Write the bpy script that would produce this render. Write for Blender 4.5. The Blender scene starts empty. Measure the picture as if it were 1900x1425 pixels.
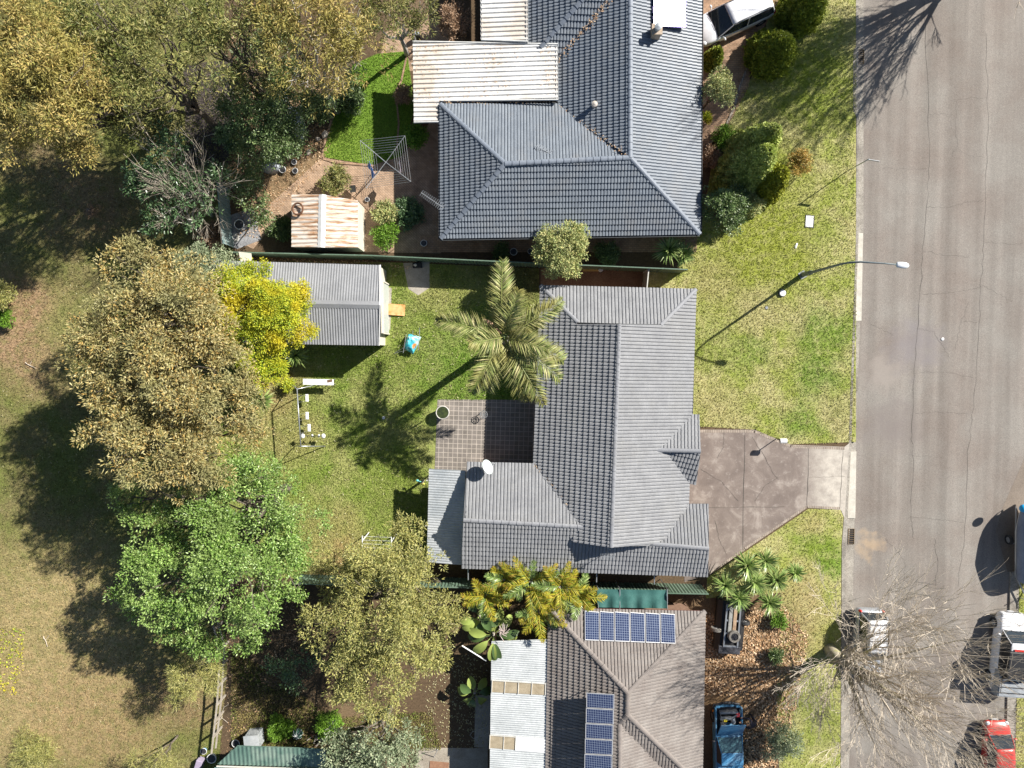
import bpy, bmesh, math, random
import numpy as np
from mathutils import Vector, Matrix
random.seed(7); RS = np.random.RandomState(11)
R = math.radians; PI = math.pi
sc = bpy.context.scene; COL = sc.collection

# ---------------------------------------------------------------- camera, sky, sun, exposure
CAM_H = 42.0; TILT = R(-2.35); FPX = 1266.7
cam = bpy.data.objects.new('camera', bpy.data.cameras.new('camera')); COL.objects.link(cam)
cam.location = (0, 0, CAM_H); cam.rotation_euler = (TILT, 0, 0)
cam.data.lens = 24; cam.data.sensor_width = 36; cam.data.clip_end = 3000; sc.camera = cam
SUN_EL = R(35.5); SHD = Vector((-0.820, -0.572))          # direction shadows fall on the ground
world = bpy.data.worlds.new('World'); sc.world = world; world.use_nodes = True
wn = world.node_tree; sky = wn.nodes.new('ShaderNodeTexSky'); sky.sky_type = 'NISHITA'; sky.sun_disc = False
sky.sun_elevation = SUN_EL; sky.sun_rotation = math.atan2(-SHD.x, -SHD.y)
sky.air_density = 1.0; sky.dust_density = 0.6; sky.ozone_density = 1.2
wn.links.new(sky.outputs[0], wn.nodes['Background'].inputs[0]); wn.nodes['Background'].inputs[1].default_value = 0.05
sl = bpy.data.lights.new('sun', 'SUN'); sl.energy = 5.0; sl.angle = R(0.53); sl.color = (1.0, 0.955, 0.88)
so = bpy.data.objects.new('sun', sl); COL.objects.link(so)
sd = Vector((SHD.x*math.cos(SUN_EL), SHD.y*math.cos(SUN_EL), -math.sin(SUN_EL)))
so.rotation_euler = sd.to_track_quat('-Z', 'Y').to_euler(); so.location = (30, 20, 40)
sc.view_settings.view_transform = 'Standard'; sc.view_settings.look = 'None'
sc.view_settings.exposure = 0.95; sc.view_settings.gamma = 1.0
sc.render.resolution_x = 1024; sc.render.resolution_y = 768

def G(px, py, h=0.0):
    """photo pixel -> the world point at height h seen there"""
    a = (px-950)/FPX; b = -(py-712.5)/FPX
    d = Vector((a, b*math.cos(TILT)+math.sin(TILT), b*math.sin(TILT)-math.cos(TILT)))
    return Vector((0, 0, CAM_H)) + d*((h-CAM_H)/d.z)
def GV(l, h=0.0): return [G(x, y, h) for x, y in l]

# ---------------------------------------------------------------- objects
def empty(name, loc=(0, 0, 0), rz=0.0):
    o = bpy.data.objects.new(name, None); COL.objects.link(o); o.empty_display_size = .3
    o.location = loc; o.rotation_euler = (0, 0, rz); return o
def tag(o, label=None, cat=None, group=None, kind=None):
    if label: o['label'] = label
    if cat: o['category'] = cat
    if group: o['group'] = group
    if kind: o['kind'] = kind
    return o
def thing(name, label, cat, loc=(0, 0, 0), rz=0.0, group=None):
    return tag(empty(name, loc, rz), label, cat, group)
def kids(o): return [c for c in bpy.data.objects if c.parent == o]
def copy_tree(o, parent=None):
    c = o.copy(); COL.objects.link(c); c.parent = parent
    for ch in kids(o): copy_tree(ch, c)
    return c

class MB:
    def __init__(s): s.v = []; s.f = []; s.m = []
    def add(s, vs, fs, m=0):
        n = len(s.v); s.v += [tuple(v) for v in vs]
        s.f += [tuple(i+n for i in f) for f in fs]; s.m += [m]*len(fs); return s
    def box(s, c, d, rz=0.0, m=0, rx=0.0, ry=0.0):
        M = Matrix.Translation(Vector(c)) @ Matrix.Rotation(rz, 4, 'Z') @ Matrix.Rotation(ry, 4, 'Y') @ Matrix.Rotation(rx, 4, 'X')
        vs = [M @ Vector((x*d[0]/2, y*d[1]/2, z*d[2]/2)) for x, y, z in
              [(-1,-1,-1),(1,-1,-1),(1,1,-1),(-1,1,-1),(-1,-1,1),(1,-1,1),(1,1,1),(-1,1,1)]]
        return s.add(vs, [(0,3,2,1),(4,5,6,7),(0,1,5,4),(1,2,6,5),(2,3,7,6),(3,0,4,7)], m)
    def prism(s, poly, z0, z1, m=0):
        n = len(poly)
        vs = [(p[0], p[1], z0 if len(p) < 3 else p[2]+z0) for p in poly]+[(p[0], p[1], z1 if len(p) < 3 else p[2]+z1) for p in poly]
        area = sum(poly[i][0]*poly[(i+1) % n][1]-poly[(i+1) % n][0]*poly[i][1] for i in range(n))
        fs = [tuple(reversed(range(n))), tuple(range(n, 2*n))]+[(i, (i+1) % n, (i+1) % n+n, i+n) for i in range(n)]
        if area < 0: fs = [tuple(reversed(f)) for f in fs]
        return s.add(vs, fs, m)
    def tube(s, pts, rad, k=8, m=0, cap=True):
        pts = [Vector(p) for p in pts]; n = len(pts)
        if not hasattr(rad, '__len__'): rad = [rad]*n
        vs = []; up = Vector((0.13, 0.21, 1)).normalized()
        for i, p in enumerate(pts):
            t = (pts[min(i+1, n-1)]-pts[max(i-1, 0)])
            t = t.normalized() if t.length > 1e-9 else Vector((0, 0, 1))
            a = t.cross(up)
            if a.length < .05: a = t.cross(Vector((1, 0, 0)))
            a.normalize(); b = t.cross(a)
            for j in range(k):
                q = 2*PI*j/k; vs.append(p+(a*math.cos(q)+b*math.sin(q))*rad[i])
        fs = [(i*k+j, i*k+(j+1) % k, (i+1)*k+(j+1) % k, (i+1)*k+j) for i in range(n-1) for j in range(k)]
        if cap: fs += [tuple(reversed(range(k))), tuple((n-1)*k+j for j in range(k))]
        return s.add(vs, fs, m)
    def lathe(s, c, prof, k=20, m=0):
        c = Vector(c); vs = []
        for r, z in prof:
            for j in range(k): vs.append(c+Vector((r*math.cos(2*PI*j/k), r*math.sin(2*PI*j/k), z)))
        n = len(prof)
        fs = [(i*k+j, i*k+(j+1) % k, (i+1)*k+(j+1) % k, (i+1)*k+j) for i in range(n-1) for j in range(k)]
        fs += [tuple(reversed(range(k))), tuple((n-1)*k+j for j in range(k))]
        return s.add(vs, fs, m)
    def ell(s, c, r, k=14, l=8, m=0, rz=0.0, jit=0.0):
        c = Vector(c); vs = []; M = Matrix.Rotation(rz, 3, 'Z')
        for i in range(1, l):
            a = PI*i/l
            for j in range(k):
                q = 2*PI*j/k; f = 1+random.uniform(-jit, jit)
                vs.append(c+M @ Vector((r[0]*math.sin(a)*math.cos(q)*f, r[1]*math.sin(a)*math.sin(q)*f, r[2]*math.cos(a)*f)))
        vs += [c+Vector((0, 0, r[2])), c-Vector((0, 0, r[2]))]; T = len(vs)-2
        fs = [((i+1)*k+j, (i+1)*k+(j+1) % k, i*k+(j+1) % k, i*k+j) for i in range(l-2) for j in range(k)]
        fs += [(j, (j+1) % k, T) for j in range(k)]+[((l-2)*k+(j+1) % k, (l-2)*k+j, T+1) for j in range(k)]
        return s.add(vs, fs, m)
    def torus(s, c, R0, r0, k=20, l=8, m=0, M=None):
        c = Vector(c); M = M or Matrix.Identity(3); vs = []
        for i in range(k):
            a = 2*PI*i/k
            for j in range(l):
                b = 2*PI*j/l; vs.append(c+M @ Vector(((R0+r0*math.cos(b))*math.cos(a), (R0+r0*math.cos(b))*math.sin(a), r0*math.sin(b))))
        return s.add(vs, [(i*l+j, ((i+1) % k)*l+j, ((i+1) % k)*l+(j+1) % l, i*l+(j+1) % l) for i in range(k) for j in range(l)], m)
    def loft(s, rings, m=0, closed=True, caps=True):
        k = len(rings[0]); vs = [p for r in rings for p in r]; n = len(rings)
        kk = k if closed else k-1
        fs = [(i*k+j, i*k+(j+1) % k, (i+1)*k+(j+1) % k, (i+1)*k+j) for i in range(n-1) for j in range(kk)]
        if caps: fs += [tuple(reversed(range(k))), tuple((n-1)*k+j for j in range(k))]
        return s.add(vs, fs, m)
    def build(s, name, mat, parent=None, smooth=False, bevel=0.0, sub=0):
        me = bpy.data.meshes.new(name); me.from_pydata(s.v, [], s.f); me.update()
        for mm in (mat if isinstance(mat, (list, tuple)) else [mat]): me.materials.append(mm)
        if any(s.m): me.polygons.foreach_set('material_index', s.m)
        if smooth: me.polygons.foreach_set('use_smooth', [True]*len(me.polygons))
        o = bpy.data.objects.new(name, me); COL.objects.link(o); o.parent = parent
        if bevel:
            b = o.modifiers.new('b', 'BEVEL'); b.width = bevel; b.segments = 2; b.limit_method = 'ANGLE'
        if sub:
            b = o.modifiers.new('s', 'SUBSURF'); b.levels = b.render_levels = sub
        return o

def np_mesh(name, V, F, mat, parent=None, smooth=False):
    """V (n,3) float, F (m,k) int"""
    V = np.ascontiguousarray(V, dtype=np.float32); F = np.ascontiguousarray(F, dtype=np.int32)
    me = bpy.data.meshes.new(name); me.vertices.add(len(V)); me.vertices.foreach_set('co', V.ravel())
    k = F.shape[1]; me.loops.add(F.size); me.loops.foreach_set('vertex_index', F.ravel())
    me.polygons.add(len(F)); me.polygons.foreach_set('loop_start', np.arange(0, F.size, k, dtype=np.int32))
    me.polygons.foreach_set('loop_total', np.full(len(F), k, dtype=np.int32))
    me.update(calc_edges=True); me.validate(clean_customdata=False); me.materials.append(mat)
    me.polygons.foreach_set('use_smooth', [smooth]*len(F))
    o = bpy.data.objects.new(name, me); COL.objects.link(o); o.parent = parent; return o

# ---------------------------------------------------------------- materials
class NT:
    def __init__(s, name):
        s.mat = bpy.data.materials.new(name); s.mat.use_nodes = True; s.t = s.mat.node_tree
        s.b = s.t.nodes['Principled BSDF']; s.out = s.t.nodes['Material Output']; s._pos = None
    def n(s, typ, **k):
        x = s.t.nodes.new(typ)
        for a, b in k.items(): setattr(x, a, b)
        return x
    def l(s, a, b): s.t.links.new(a, b)
    def pos(s):
        if s._pos is None: s._pos = s.n('ShaderNodeNewGeometry').outputs['Position']
        return s._pos
    def uv(s): return s.n('ShaderNodeTexCoord').outputs['Object']
    def noise(s, scale, detail=3, rough=.6, vec=None, stretch=None, dist=0.0):
        v = vec or s.pos()
        if stretch:
            m = s.n('ShaderNodeMapping'); s.l(v, m.inputs[0]); m.inputs['Scale'].default_value = stretch; v = m.outputs[0]
        x = s.n('ShaderNodeTexNoise'); x.inputs['Scale'].default_value = scale; x.inputs['Detail'].default_value = detail
        x.inputs['Roughness'].default_value = rough; x.inputs['Distortion'].default_value = dist
        s.l(v, x.inputs['Vector']); return x.outputs[0]
    def ramp(s, f, stops, interp='LINEAR'):
        r = s.n('ShaderNodeValToRGB'); e = r.color_ramp.elements; r.color_ramp.interpolation = interp
        while len(e) < len(stops): e.new(.5)
        for i, (p, c) in enumerate(stops):
            e[i].position = p; e[i].color = (*c, 1) if hasattr(c, '__len__') else (c, c, c, 1)
        s.l(f, r.inputs[0]); return r.outputs[0]
    def mix(s, f, a, b, mode='MIX'):
        x = s.n('ShaderNodeMix', data_type='RGBA', blend_type=mode)
        for v, k in ((f, 0), (a, 6), (b, 7)):
            if hasattr(v, 'type') and hasattr(v, 'links'): s.l(v, x.inputs[k])
            elif k == 0: x.inputs[k].default_value = v
            else: x.inputs[k].default_value = (*v, 1) if hasattr(v, '__len__') else (v, v, v, 1)
        return x.outputs[2]
    def math(s, op, a, b=None, c=None):
        x = s.n('ShaderNodeMath', operation=op)
        for i, v in enumerate((a, b, c)):
            if v is None: continue
            if hasattr(v, 'links'): s.l(v, x.inputs[i])
            else: x.inputs[i].default_value = v
        return x.outputs[0]
    def maprange(s, f, a, b, c, d):
        x = s.n('ShaderNodeMapRange')
        s.l(f, x.inputs[0])
        for i, v in enumerate((a, b, c, d)): x.inputs[i+1].default_value = v
        return x.outputs[0]
    def bump(s, f, strength=.5, dist=.02):
        x = s.n('ShaderNodeBump'); x.inputs['Strength'].default_value = strength; x.inputs['Distance'].default_value = dist
        s.l(f, x.inputs['Height']); s.l(x.outputs[0], s.b.inputs['Normal'])
    def rnd(s): return s.n('ShaderNodeNewGeometry').outputs['Random Per Island']
    def fin(s, col=None, rough=.8, metal=0.0, spec=.3):
        if col is not None:
            if hasattr(col, 'links'): s.l(col, s.b.inputs['Base Color'])
            else: s.b.inputs['Base Color'].default_value = (*col, 1)
        s.b.inputs['Roughness'].default_value = rough; s.b.inputs['Metallic'].default_value = metal
        s.b.inputs['Specular IOR Level'].default_value = spec; return s.mat

def noisy(name, c1, c2, scale=1.0, rough=.8, fine=30, fam=.25, metal=0.0, bump=0.0, spec=.3, c3=None, s3=.3):
    t = NT(name); f = t.noise(scale, 4)
    col = t.ramp(f, [(.35, c1), (.65, c2)])
    if c3: col = t.mix(t.ramp(t.noise(s3, 3), [(.5, 0.0), (.62, 1.0)]), col, c3)
    col = t.mix(1.0, col, t.ramp(t.noise(fine, 2), [(.3, 1-fam), (.7, 1+fam*.6)]), 'MULTIPLY')
    if bump: t.bump(t.noise(fine, 3), bump, .02)
    return t.fin(col, rough, metal, spec)
def plain(name, c, rough=.5, metal=0.0, spec=.4, coat=0.0):
    """paint or plastic with slight dirt"""
    t = NT(name); f = t.noise(3.0, 4)
    d = tuple(x*.8 for x in c); col = t.ramp(f, [(.3, d), (.6, c)])
    m = t.fin(col, rough, metal, spec); t.b.inputs['Coat Weight'].default_value = coat; return m
def leafmat(name, cols, trans=.18, rough=.5, spec=.35, patch=None):
    """cols: list of colours spread at random over the leaves"""
    t = NT(name); n = len(cols)
    col = t.ramp(t.rnd(), [((i+.5)/n, c) for i, c in enumerate(cols)])
    if patch: col = t.mix(t.ramp(t.noise(.55, 2), [(.48, 0.0), (.62, 1.0)]), col, patch)
    col = t.mix(1.0, col, t.ramp(t.noise(.9, 3), [(.3, .75), (.7, 1.2)]), 'MULTIPLY')
    t.fin(col, rough, 0, spec)
    tr = t.n('ShaderNodeBsdfTranslucent'); t.l(col, tr.inputs[0])
    mx = t.n('ShaderNodeMixShader'); mx.inputs[0].default_value = trans
    t.l(t.b.outputs[0], mx.inputs[1]); t.l(tr.outputs[0], mx.inputs[2]); t.l(mx.outputs[0], t.out.inputs[0])
    return t.mat

def ground_col(t, base, blobs, patch=None, fine=.3, warp=1.2):
    """base colour with soft-edged patches of other growth or soil (photo px centre, radius px, colour)"""
    nz = t.n('ShaderNodeTexNoise'); nz.inputs['Scale'].default_value = .45; nz.inputs['Detail'].default_value = 5; t.l(t.pos(), nz.inputs['Vector'])
    off = t.n('ShaderNodeVectorMath', operation='MULTIPLY_ADD'); t.l(nz.outputs['Color'], off.inputs[0])
    off.inputs[1].default_value = (warp*3, warp*3, 0); off.inputs[2].default_value = (-warp*1.5, -warp*1.5, 0)
    ad = t.n('ShaderNodeVectorMath', operation='ADD'); t.l(t.pos(), ad.inputs[0]); t.l(off.outputs[0], ad.inputs[1])
    col = base
    if patch:
        col = t.mix(t.ramp(t.noise(patch[1], 5, .65), [(.42, 0.0), (.60, 1.0)]), col, patch[0])
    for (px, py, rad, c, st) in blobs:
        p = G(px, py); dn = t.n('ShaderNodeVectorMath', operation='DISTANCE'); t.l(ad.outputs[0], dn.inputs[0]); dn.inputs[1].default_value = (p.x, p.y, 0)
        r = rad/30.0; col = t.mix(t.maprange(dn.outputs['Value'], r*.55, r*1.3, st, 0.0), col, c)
    if patch:
        col = t.mix(t.ramp(t.noise(1.9, 5, .75), [(.46, 0.0), (.66, .62)]), col, patch[0]); col = t.mix(t.ramp(t.noise(1.3, 5, .7, dist=.6), [(.50, 0.0), (.70, .5)]), col, tuple(x*.72 for x in base))
    m1 = t.ramp(t.noise(7, 3, .7), [(.3, 1-fine*.7), (.7, 1+fine*.5)])
    m2 = t.ramp(t.noise(26, 2, .7), [(.3, 1-fine), (.7, 1+fine)])
    return t.mix(1.0, t.mix(1.0, col, m1, 'MULTIPLY'), m2, 'MULTIPLY')
def groundmat(name, base, blobs, patch=None, fine=.3, blade=False, rough=.9):
    t = NT(name); col = ground_col(t, base, blobs, patch, fine*(.3 if blade else 1))
    if blade:
        col = t.mix(1.0, col, t.ramp(t.rnd(), [(0.0, .75), (.5, 1.1), (1.0, 1.75)]), 'MULTIPLY')
        t.fin(col, .7, 0, .2)
        tr = t.n('ShaderNodeBsdfTranslucent'); t.l(col, tr.inputs[0]); mx = t.n('ShaderNodeMixShader'); mx.inputs[0].default_value = .3
        t.l(t.b.outputs[0], mx.inputs[1]); t.l(tr.outputs[0], mx.inputs[2]); t.l(mx.outputs[0], t.out.inputs[0]); return t.mat
    t.bump(t.noise(22, 3), .6, .03); return t.fin(col, rough, 0, .15)
# ---------------------------------------------------------------- foliage
def unit(a): return a/np.maximum(np.linalg.norm(a, axis=1, keepdims=True), 1e-6)
def leaf_quads(P, D, L, W, upb=1.2, out=None):
    n = len(P); D = unit(D); U = unit(RS.normal(size=(n, 3))*(1 if out is None else .45)+(np.array([0, 0, upb]) if out is None else out)); S = unit(np.cross(D, U))
    L = np.broadcast_to(L, (n,))*RS.uniform(.7, 1.25, n); W = np.broadcast_to(W, (n,))*RS.uniform(.8, 1.2, n)
    N = np.cross(S, D); mid = P+D*(L*.45)[:, None]+N*(L*.06)[:, None]
    V = np.stack([P, mid+S*(W/2)[:, None], P+D*L[:, None], mid-S*(W/2)[:, None]], 1).reshape(-1, 3)
    return V, np.arange(4*n).reshape(n, 4)
def crown_pts(lobes, dens, leaves, rc, gap=.25, low=-.35, seed=0):
    """lobes: (x,y,z,r,squash). Clusters of leaves over the lobes' shells, with gaps."""
    Ps = []; Ds = []
    for (x, y, z, r, sq) in lobes:
        n = max(4, int(dens*r*r)); d = unit(RS.normal(size=(n*2, 3))); d = d[d[:, 2] > low][:n]
        fr = RS.uniform(.35, 1, len(d))**.45
        wob = 1+.16*np.sin(d[:, 0]*5+x+seed)+.14*np.sin(d[:, 1]*6+y*2)+.1*np.sin(d[:, 2]*7+d[:, 0]*4)
        C = np.array([x, y, z])+d*(r*fr*wob)[:, None]*np.array([1, 1, sq])
        g = np.sin(C[:, 0]*2.1+seed)+np.sin(C[:, 1]*2.4+1.3*seed)+np.sin(C[:, 2]*2.2+C[:, 0]*.9)
        keep = (g > -1.9+gap*2.2) | (RS.rand(len(C)) > .86); C = C[keep]; d = d[keep]
        m = len(C); off = RS.normal(size=(m, leaves, 3)); off /= np.maximum(np.linalg.norm(off, axis=2, keepdims=True), .01)
        off *= (RS.rand(m, leaves, 1)**.5)*rc*RS.uniform(.6, 1.3, (m, 1, 1)); off[:, :, 2] *= .6
        P = C[:, None, :]+off; D = d[:, None, :]*.35+off/rc+RS.normal(size=(m, leaves, 3))*.45
        Ps.append(P.reshape(-1, 3)); Ds.append(D.reshape(-1, 3))
    return np.concatenate(Ps), np.concatenate(Ds)
def limb_pts(a, b, n=6, wob=.12, sag=0.0):
    a = Vector(a); b = Vector(b); L = (b-a).length; out = []
    for i in range(n+1):
        t = i/n; p = a.lerp(b, t)
        if 0 < i < n: p += Vector((random.uniform(-1, 1), random.uniform(-1, 1), random.uniform(-.5, .5)))*wob*L*.35
        p.z += sag*math.sin(PI*t)*L; out.append(p)
    return out
def tree(name, label, cat, lobes, base, mat, bark, dens=7, leaves=22, rc=.42, L=.24, W=.075, trunk=.18, gap=.25, low=-.35,
         group=None, upb=.75, limbs=True, seed=0, fork=.35, twigs=0):
    """lobes in photo px: (px,py,z,r,squash); base (px,py) on the ground, or None for under the first lobe"""
    lw = [(*G(l[0], l[1], l[2]), l[3], l[4])for l in lobes]
    b = G(*base) if base else Vector((lw[0][0], lw[0][1], 0)); b.z = 0
    t = thing(name, label, cat, b, 0, group)
    L0 = [(x-b.x, y-b.y, z, r, s) for (x, y, z, r, s) in lw]
    LL = []
    for (x, y, z, r, s) in L0:                     # leaf masses carried by the branch ends: a core and lumps over it
        LL.append((x, y, z-.1*r*s, r*.80, s))
        for k in range(int(4+r*3.2)):
            d = unit(RS.normal(size=(1, 3)))[0]; d[2] = abs(d[2])*1.1-.12; q = RS.uniform(.28, .46)*r
            LL.append((x+d[0]*r*.82, y+d[1]*r*.82, z+d[2]*r*s*.9, q, .75))
    P, D = crown_pts(LL, dens*.9, leaves, rc, gap, low, seed); P[:, 2] = np.maximum(P[:, 2], .12)
    V, F = leaf_quads(P, D, L, W, upb); np_mesh('crown', V, F, mat, t)
    if limbs:
        m = MB(); top = Vector(L0[0][:3]); fk = Vector((top.x*fork, top.y*fork, max(.4, top.z*fork)))
        m.tube(limb_pts((0, 0, -.05), fk, 4, .06), [trunk*(1.15-.1*i) for i in range(5)], 8)
        for (x, y, z, r, s) in L0:
            e = Vector((x, y, z+r*s*.2)); pts = limb_pts(fk, e, 6, .16)
            m.tube(pts, [trunk*.62*(1-.13*i) for i in range(7)], 6)
            for q in range(int(3+r*1.2)):
                st = pts[random.randint(2, 5)]; a = random.uniform(0, 2*PI)
                en = e+Vector((math.cos(a)*r*.8, math.sin(a)*r*.8, random.uniform(-.1, .6)*r*s))
                m.tube(limb_pts(st, en, 5, .2), [trunk*.24*(1-.16*i) for i in range(6)], 5)
                for w in range(twigs):
                    s2 = st.lerp(en, random.uniform(.4, .9)); m.tube(limb_pts(s2, s2+Vector((random.uniform(-1, 1), random.uniform(-1, 1), random.uniform(0, .8)))*r*.4, 4, .25), [trunk*.09*(1-.2*i) for i in range(5)], 4)
        m.build('trunk', bark, t, True)
    return t
def shrub(name, label, cat, px, py, r, z, mat, bark, sq=.9, dens=40, leaves=10, rc=.16, L=.12, W=.05, group=None, gap=.05, rx=1, n=3, seed=0):
    """a rounded bush with its own foliage and stem; (px,py) is the crown centre seen in the photo"""
    lobes = [(px, py, z, r*.85, sq)]
    for i in range(n):
        a = seed+i*2*PI/max(1, n); lobes.append((px+math.cos(a)*r*.45*31*rx, py+math.sin(a)*r*.45*31, z*random.uniform(.7, 1.05), r*.62, sq))
    return tree(name, label, cat, lobes, None, mat, bark, dens, leaves, rc, L, W, max(.03, r*.06), gap, -.6, group, 1.0, True, seed, .3)
def conifer(name, label, base, top, r, h, mat, bark, group, sharp=.8, tipz=1.0, n=9000):
    """dense clipped-looking cone or egg: base, top in photo px"""
    b = G(*base); tp = G(top[0], top[1], h); t = thing(name, label, 'conifer', b, 0, group); lean = Vector((tp.x-b.x, tp.y-b.y, 0))
    u = RS.rand(n); th = RS.uniform(0, 2*PI, n); z = (1-(1-u)**.62)*h*.98+.05; f = z/h
    rad = r*np.clip((1-f**(1.6/sharp))**.62, 0, 1)*np.minimum(1, .72+f*2.5)
    rad = rad*(1+.07*np.sin(th*9+f*21)+.06*np.sin(th*17-f*30)+RS.uniform(-.05, .05, n))
    P = np.stack([rad*np.cos(th)+lean.x*f, rad*np.sin(th)+lean.y*f, z], 1)
    Nn = np.stack([np.cos(th)*.75, np.sin(th)*.75, np.full(n, .75)], 1); D = np.stack([np.cos(th)*.25, np.sin(th)*.25, np.full(n, .9)], 1)+RS.normal(size=(n, 3))*.5
    V, F = leaf_quads(P, D, .19, .11, .6, Nn); np_mesh('crown', V, F, mat, t)
    m = MB(); rings = []
    for i in range(13):
        ff = i/12.0; rr = max(.02, r*.9*max(0, 1-ff**(1.6/sharp))**.62*min(1, .72+ff*2.5)); zz = ff*h*.93
        rings.append([Vector((rr*math.cos(2*PI*j/26)*(1+.06*math.sin(j*5+i))+lean.x*ff, rr*math.sin(2*PI*j/26)*(1+.06*math.sin(j*5+i))+lean.y*ff, zz)) for j in range(26)])
    m.loft(rings); m.build('inner_foliage', mat, t, True)
    MB().tube([(0, 0, -.05), (lean.x*.1, lean.y*.1, h*.4)], [.09, .05]).build('trunk', bark, t)
    return t
def frond(o, az, elev, L, droop, leafL, leafW, n=46, vee=.5, width=1.0, split=True):
    """a feather frond: rachis points and leaflet quads, from o"""
    o = np.array(o); h = np.array([math.cos(az), math.sin(az), 0]); s = np.array([-math.sin(az), math.cos(az), 0])
    tt = np.linspace(0, 1, 14); ang = elev-droop*tt**1.2; st = L/13
    xs = np.concatenate([[0], np.cumsum(np.cos(ang[:-1])*st)]); zs = np.concatenate([[0], np.cumsum(np.sin(ang[:-1])*st)])
    sway = .10*L*np.sin(az*3)*tt**2
    C = o+xs[:, None]*h+zs[:, None]*np.array([0, 0, 1])+sway[:, None]*s
    Ps = []; Ds = []; Ls = []
    for side in (-1, 1):
        q = np.linspace(.12, .99, n)+RS.uniform(-.006, .006, n); q = np.clip(q, 0, 1)
        P = np.stack([np.interp(q, tt, C[:, i]) for i in range(3)], 1)
        T = unit(np.stack([np.interp(np.clip(q+.03, 0, 1), tt, C[:, i])-np.interp(np.clip(q-.03, 0, 1), tt, C[:, i]) for i in range(3)], 1))
        D = T*(.45+.5*q[:, None])+side*s*(1-.25*q[:, None])+np.array([0, 0, 1])*RS.uniform(-vee, vee*.7, (n, 1))
        Ps.append(P); Ds.append(D); Ls.append(leafL*(np.sin(PI*np.clip(q*.86+.12, 0, 1))**.55))
    P = np.concatenate(Ps); D = np.concatenate(Ds); LL = np.concatenate(Ls)
    V, F = leaf_quads(P, D, LL, leafW, 1.6)
    m = MB(); m.tube([Vector(c) for c in C[::2]]+[Vector(C[-1])], [.035*(1-.1*i) for i in range(len(C[::2])+1)], 5)
    v2 = np.array(m.v); f2 = [f for f in m.f if len(f) == 4]
    return np.concatenate([V, v2]), np.concatenate([F, np.array(f2)+len(V)])
def rosette(o, n, L, W, elo, ehi, bend=.35):
    """sword leaves of a yucca: each bent once"""
    Vs = []; Fs = []; k = 0
    for i in range(n):
        az = RS.uniform(0, 2*PI); el = RS.uniform(elo, ehi); l = L*RS.uniform(.75, 1.15)
        h = np.array([math.cos(az), math.sin(az), 0]); s = np.array([-math.sin(az), math.cos(az), 0]); p = np.array(o, float); pts = []
        for j in range(4):
            w = W*(.7, 1, .75, .06)[j]; pts += [p+s*w/2, p-s*w/2]
            e = el-bend*j*.6; p = p+(h*math.cos(e)+np.array([0, 0, math.sin(e)]))*l/3
        Vs += pts; Fs += [(k+2*j, k+2*j+1, k+2*j+3, k+2*j+2) for j in range(3)]; k += 8
    return np.array(Vs), np.array(Fs)
def yucca(label, px, py, z, L, mat, bark, group, n=60, W=.05, name='yucca', cat='yucca', heads=1):
    c = G(px, py, z); t = thing(name, label, cat, (c.x, c.y, 0), 0, group); VV = []; FF = []; k = 0
    for i in range(heads):
        o = (random.uniform(-.25, .25)*(heads > 1), random.uniform(-.25, .25)*(heads > 1), z)
        V, F = rosette(o, n, L, W, -.15, 1.35); VV.append(V); FF.append(F+k); k += len(V)
    np_mesh('leaves', np.concatenate(VV), np.concatenate(FF), mat, t)
    MB().tube([(0, 0, -.03), (.02, .01, z*.5), (0, 0, z)], [.08, .07, .06]).build('stem', bark, t, True); return t
def inpoly(x, y, poly):
    c = np.zeros(len(x), bool); n = len(poly)
    for i in range(n):
        x1, y1 = poly[i][0], poly[i][1]; x2, y2 = poly[(i+1) % n][0], poly[(i+1) % n][1]
        c ^= ((y1 > y) != (y2 > y)) & (x < (x2-x1)*(y-y1)/((y2-y1) if y2 != y1 else 1e-9)+x1)
    return c
def scatter(polypx, n, excl=()):
    p = [G(*q) for q in polypx]; xs = [q.x for q in p]; ys = [q.y for q in p]
    x = RS.uniform(min(xs), max(xs), n); y = RS.uniform(min(ys), max(ys), n); k = inpoly(x, y, p)
    for e in excl: k &= ~inpoly(x, y, [G(*q) for q in e])
    return x[k], y[k]
def blades(name, polypx, n, mat, excl=(), L=.10, W=.035, z=.0, lo=.3, hi=1.1, kind='stuff', label=None, cat='grass', parent=None):
    x, y = scatter(polypx, n, excl); m = len(x); az = RS.uniform(0, 2*PI, m); el = RS.uniform(lo, hi, m)
    P = np.stack([x, y, np.full(m, z)], 1); D = np.stack([np.cos(az)*np.cos(el), np.sin(az)*np.cos(el), np.sin(el)], 1)
    V, F = leaf_quads(P, D, L, W, 1.2); o = np_mesh(name, V, F, mat, parent)
    return tag(o, label, cat, None, kind)
def litter(name, label, polypx, n, mat, L=.12, W=.05, z=.03, excl=()):
    return blades(name, polypx, n, mat, excl, L, W, z, -.1, .35, 'stuff', label, 'leaf litter')

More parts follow.
